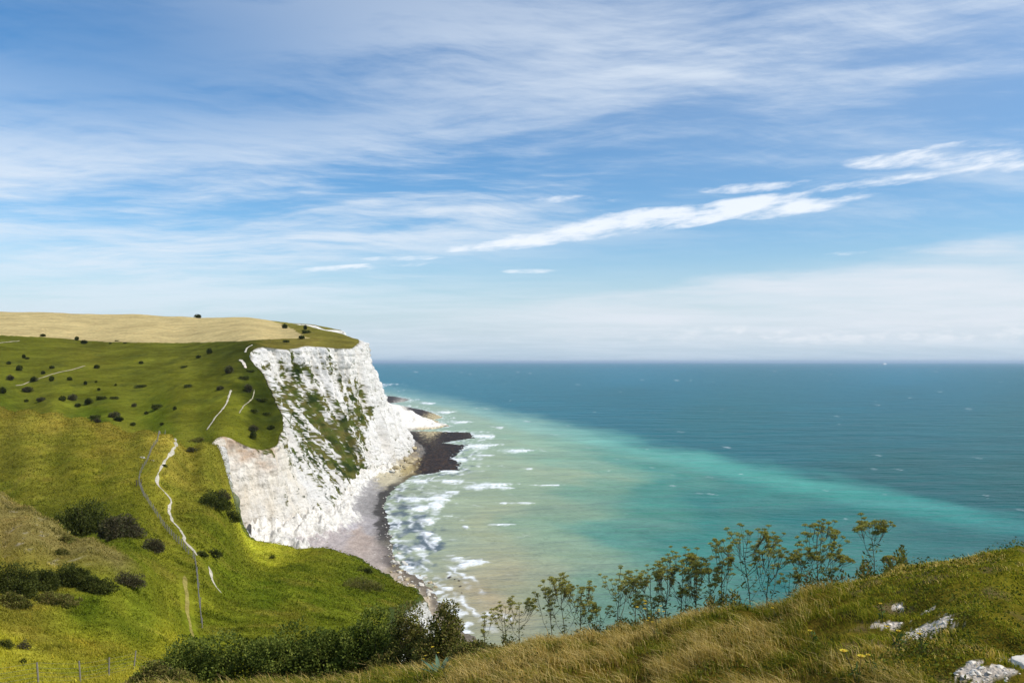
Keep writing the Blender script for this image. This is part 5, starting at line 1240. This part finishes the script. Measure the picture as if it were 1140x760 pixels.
def build_world():
    w = bpy.data.worlds.new('World'); scene.world = w; w.use_nodes = True
    m = NT('', w)
    sky = m.n('ShaderNodeTexSky', sky_type='NISHITA', sun_disc=False, sun_elevation=SUN_EL, sun_rotation=SUN_AZ, altitude=80, air_density=1.0, dust_density=0.6, ozone_density=2.0)
    g = m.n('ShaderNodeTexCoord').outputs['Generated']
    s = m.n('ShaderNodeSeparateXYZ', i={0: m.vmath('NORMALIZE', g)})
    x, y, z = s.outputs
    az = m.math('ARCTAN2', x, y)                                    # 0 straight ahead, + to the right
    rad = m.math('SQRT', m.math('ADD', m.math('MULTIPLY', x, x), m.math('MULTIPLY', y, y)))
    el = m.math('DIVIDE', z, m.math('MAXIMUM', rad, 0.01))          # tangent of elevation
    elp = m.math('MAXIMUM', el, 0.0)
    # high cirrus on a level sheet: real perspective towards the horizon
    q = m.math('DIVIDE', 1.0, m.math('ADD', m.math('MAXIMUM', z, 0.0), 0.10))
    pl = m.n('ShaderNodeCombineXYZ', i={0: m.math('MULTIPLY', x, q), 1: m.math('MULTIPLY', y, q), 2: 0.0}).outputs[0]
    def rot(vec, a, sx, sy, loc=(0, 0, 0)):
        r = m.n('ShaderNodeMapping', i={0: vec, 2: (0, 0, a)}).outputs[0]
        return m.n('ShaderNodeMapping', i={0: r, 1: loc, 3: (sx, sy, 1)}).outputs[0]
    warp = m.noise(pl, 0.7, 3)
    plw = m.vmath('ADD', pl, m.vmath('SCALE', m.n('ShaderNodeTexNoise', i={'Vector': pl, 'Scale': 0.9, 'Detail': 3.0}).outputs['Color'], 0.7))
    st = m.noise(rot(plw, 0.16, 0.42, 2.3), 1.0, 9, 0.62)
    st2 = m.noise(rot(plw, -0.25, 0.9, 3.4, (3, 1, 0)), 1.3, 8, 0.66)
    cover = m.noise(rot(pl, 0.2, 0.30, 0.75, (1.3, 4.2, 0)), 1.0, 4, 0.5)
    ci = m.math('ADD', m.math('MULTIPLY', st, 0.65), m.math('MULTIPLY', st2, 0.45))
    # more veil to the left above the hill and to the upper right, a clear deep patch to the upper left
    az0 = m.n('ShaderNodeCombineXYZ', i={0: az, 1: el, 2: 0.0}).outputs[0]
    az1 = m.vmath('ADD', az0, m.vmath('SCALE', m.n('ShaderNodeTexNoise', i={'Vector': rot(az0, 0, 3, 6), 'Scale': 1.0, 'Detail': 3.0}).outputs['Color'], 0.06))
    fs = m.noise(rot(az1, -0.05, 2.4, 22), 1.0, 10, 0.68)
    fs2 = m.noise(rot(az1, 0.10, 5.0, 34, (4, 2, 0)), 1.0, 9, 0.70)
    fib = m.math('ADD', m.math('MULTIPLY', fs, 0.6), m.math('MULTIPLY', fs2, 0.4))
    ci = m.math('ADD', m.math('MULTIPLY', ci, 0.62), m.math('MULTIPLY', fib, 0.45))
    veil = m.ramp(m.math('ADD', ci, m.math('MULTIPLY', m.math('SUBTRACT', cover, 0.5), 0.55)), 0.45, 0.70)
    def blob(a0, e0, ra, re):
        dx = m.math('DIVIDE', m.math('SUBTRACT', az, a0), ra); dy = m.math('DIVIDE', m.math('SUBTRACT', el, e0), re)
        return m.ramp(m.math('SQRT', m.math('ADD', m.math('MULTIPLY', dx, dx), m.math('MULTIPLY', dy, dy))), 1.0, 0.0)
    clear = blob(-0.50, 0.36, 0.46, 0.19)
    clear2 = blob(0.20, 0.115, 0.60, 0.075)
    veil = m.math('MULTIPLY', veil, m.math('SUBTRACT', 1.0, m.math('MULTIPLY', clear, 0.78)))
    veil = m.math('MULTIPLY', veil, m.math('SUBTRACT', 1.0, m.math('MULTIPLY', clear2, 0.8)))
    thick = m.math('ADD', m.math('MULTIPLY', blob(-0.38, 0.17, 0.52, 0.14), 1.15), m.math('ADD', m.math('MULTIPLY', blob(0.30, 0.36, 0.70, 0.14), 0.45), blob(-0.05, 0.2, 0.35, .12)))
    veil = m.math('MULTIPLY', veil, m.math('ADD', 0.44, m.math('MULTIPLY', thick, 0.52)))
    veil = m.math('ADD', veil, m.math('MULTIPLY', blob(0.48, 0.34, 0.80, 0.22), m.ramp(cover, 0.3, 0.7, 0.17, 0.36)))
    # the bright torn band rising to the right
    azel = m.n('ShaderNodeCombineXYZ', i={0: az, 1: el, 2: 0.0}).outputs[0]
    bn = m.noise(rot(azel, -0.13, 5.0, 26), 1.0, 8, 0.62, 0.4)
    bn2 = m.noise(rot(azel, -0.10, 16, 60, (5, 3, 0)), 1.0, 6, 0.6)
    dens = None
    for u, v, hw, hh, sl, st_ in ((600,268,105,8,.10,.9),(545,276,60,6,.05,.8),(700,250,110,13,.08,1.),(735,238,95,9,.05,.9),(790,236,150,12,.12,1.),(905,226,80,11,.12,1.),(850,208,70,7,.0,.75),(985,203,105,8,.06,1.),(1045,178,100,12,-.06,.95),(1090,188,70,9,-.05,.9),(950,214,70,7,.1,.8),(640,222,52,6,-.02,.5),(400,298,85,5,.08,.55),(455,287,50,4,.05,.5),(600,262,60,5,.06,.6),(1080,162,50,6,-.05,.6),(940,282,26,3,0,.42),(590,302,34,4,0,.34)):
        a0 = math.atan((u - CU) / F); e0 = (HOR - v) / F * math.cos(a0); ra = hw / F * math.cos(a0) ** 2 * 1.25; re = hh / F * 1.08
        dx = m.math('DIVIDE', m.math('SUBTRACT', az, a0), ra); dy = m.math('DIVIDE', m.math('SUBTRACT', m.math('SUBTRACT', el, e0), m.math('MULTIPLY', m.math('SUBTRACT', az, a0), sl)), re)
        d1 = m.math('MULTIPLY', m.ramp(m.math('ADD', m.math('MULTIPLY', dx, dx), m.math('MULTIPLY', dy, dy)), 1.0, 0.0, kind='LINEAR'), st_)
        dens = d1 if dens is None else m.math('MAXIMUM', dens, d1)
    tor = m.math('ADD', m.math('MULTIPLY', m.math('SUBTRACT', bn, 0.5), 2.6), m.math('MULTIPLY', m.math('SUBTRACT', bn2, 0.5), 2.2))
    core = m.ramp(m.math('ADD', dens, m.math('MULTIPLY', tor, m.ramp(dens, 0.0, 0.3))), 0.16, 1.02)
    # low bank and haze above the sea
    ln = m.noise(m.n('ShaderNodeMapping', i={0: azel, 1: (2, 0, 0), 3: (3.0, 26, 1)}).outputs[0], 1.0, 7, 0.6, 0.3)
    top = m.math('ADD', m.ramp(az, -0.1, 0.55, 0.062, 0.118), m.math('MULTIPLY', m.math('SUBTRACT', ln, 0.5), 0.09))
    bank = m.math('MULTIPLY', m.ramp(m.math('SUBTRACT', el, top), 0.02, -0.02), m.ramp(az, -0.30, 0.30, 0.12, 0.92))
    bank = m.math('MULTIPLY', bank, m.ramp(ln, 0.32, 0.66, 0.35, 1.0))
    bank = m.math('MULTIPLY', bank, m.ramp(el, 0.0, 0.045, 0.1, 1.0))
    pf = m.noise(m.n('ShaderNodeMapping', i={0: azel, 3: (26, 60, 1)}).outputs[0], 1.0, 6, 0.6)
    puff = m.math('MULTIPLY', m.ramp(m.math('ABSOLUTE', m.math('SUBTRACT', el, 0.032)), 0.016, 0.002), m.ramp(pf, 0.48, 0.66))
    puff = m.math('MULTIPLY', puff, m.ramp(az, 0.08, 0.3, 0.15, 0.75))
    sc = m.n('ShaderNodeHueSaturation', i={'Saturation': SKY_SAT, 'Value': 1.0, 'Color': sky.outputs[0]}).outputs[0]
    white = (SKY_W[0], SKY_W[1], SKY_W[2], 1)
    mist = m.ramp(el, 0.16, 0.0, 0.0, 0.95)
    c = m.mix(mist, sc, (SKY_M[0], SKY_M[1], SKY_M[2], 1))
    c = m.mix(m.math('MINIMUM', veil, 0.8), c, (SKY_V[0], SKY_V[1], SKY_V[2], 1))
    c = m.mix(m.math('MULTIPLY', bank, 0.95), c, (SKY_W[0] * .94, SKY_W[1] * .95, SKY_W[2] * .97, 1))
    c = m.mix(puff, c, white)
    c = m.mix(m.math('MULTIPLY', core, 0.88), c, tuple(k * 1.12 for k in SKY_W) + (1,))
    bg = m.n('ShaderNodeBackground', i={0: c, 1: SKY_S})
    o = m.n('ShaderNodeOutputWorld'); m.t.links.new(bg.outputs[0], o.inputs[0])
SKY_V = (5.5, 6.05, 6.7); SKY_S = 0.145; SKY_SAT = 1.35; SKY_W = (5.9, 6.2, 6.6); SKY_M = (3.5, 4.5, 5.4)
build_world()

cam = bpy.data.cameras.new('camera'); co = bpy.data.objects.new('camera', cam); COL.objects.link(co)
co.location = (0, 0, EYE); co.rotation_euler = (math.pi / 2, 0, 0)
cam.sensor_width = 36; cam.lens = 36 * F / 1140; cam.shift_y = (HOR - 380) / 1140
cam.clip_start = 0.1; cam.clip_end = 400000
scene.camera = co
scene.render.engine = 'CYCLES'
scene.view_settings.view_transform = 'Standard'; scene.view_settings.look = 'None'
scene.view_settings.exposure = 0.0; scene.view_settings.gamma = 1.0; scene.view_settings.use_curve_mapping = False
scene.cycles.max_bounces = 6; scene.cycles.diffuse_bounces = 3; scene.cycles.volume_bounces = 0
scene.cycles.use_denoising = True
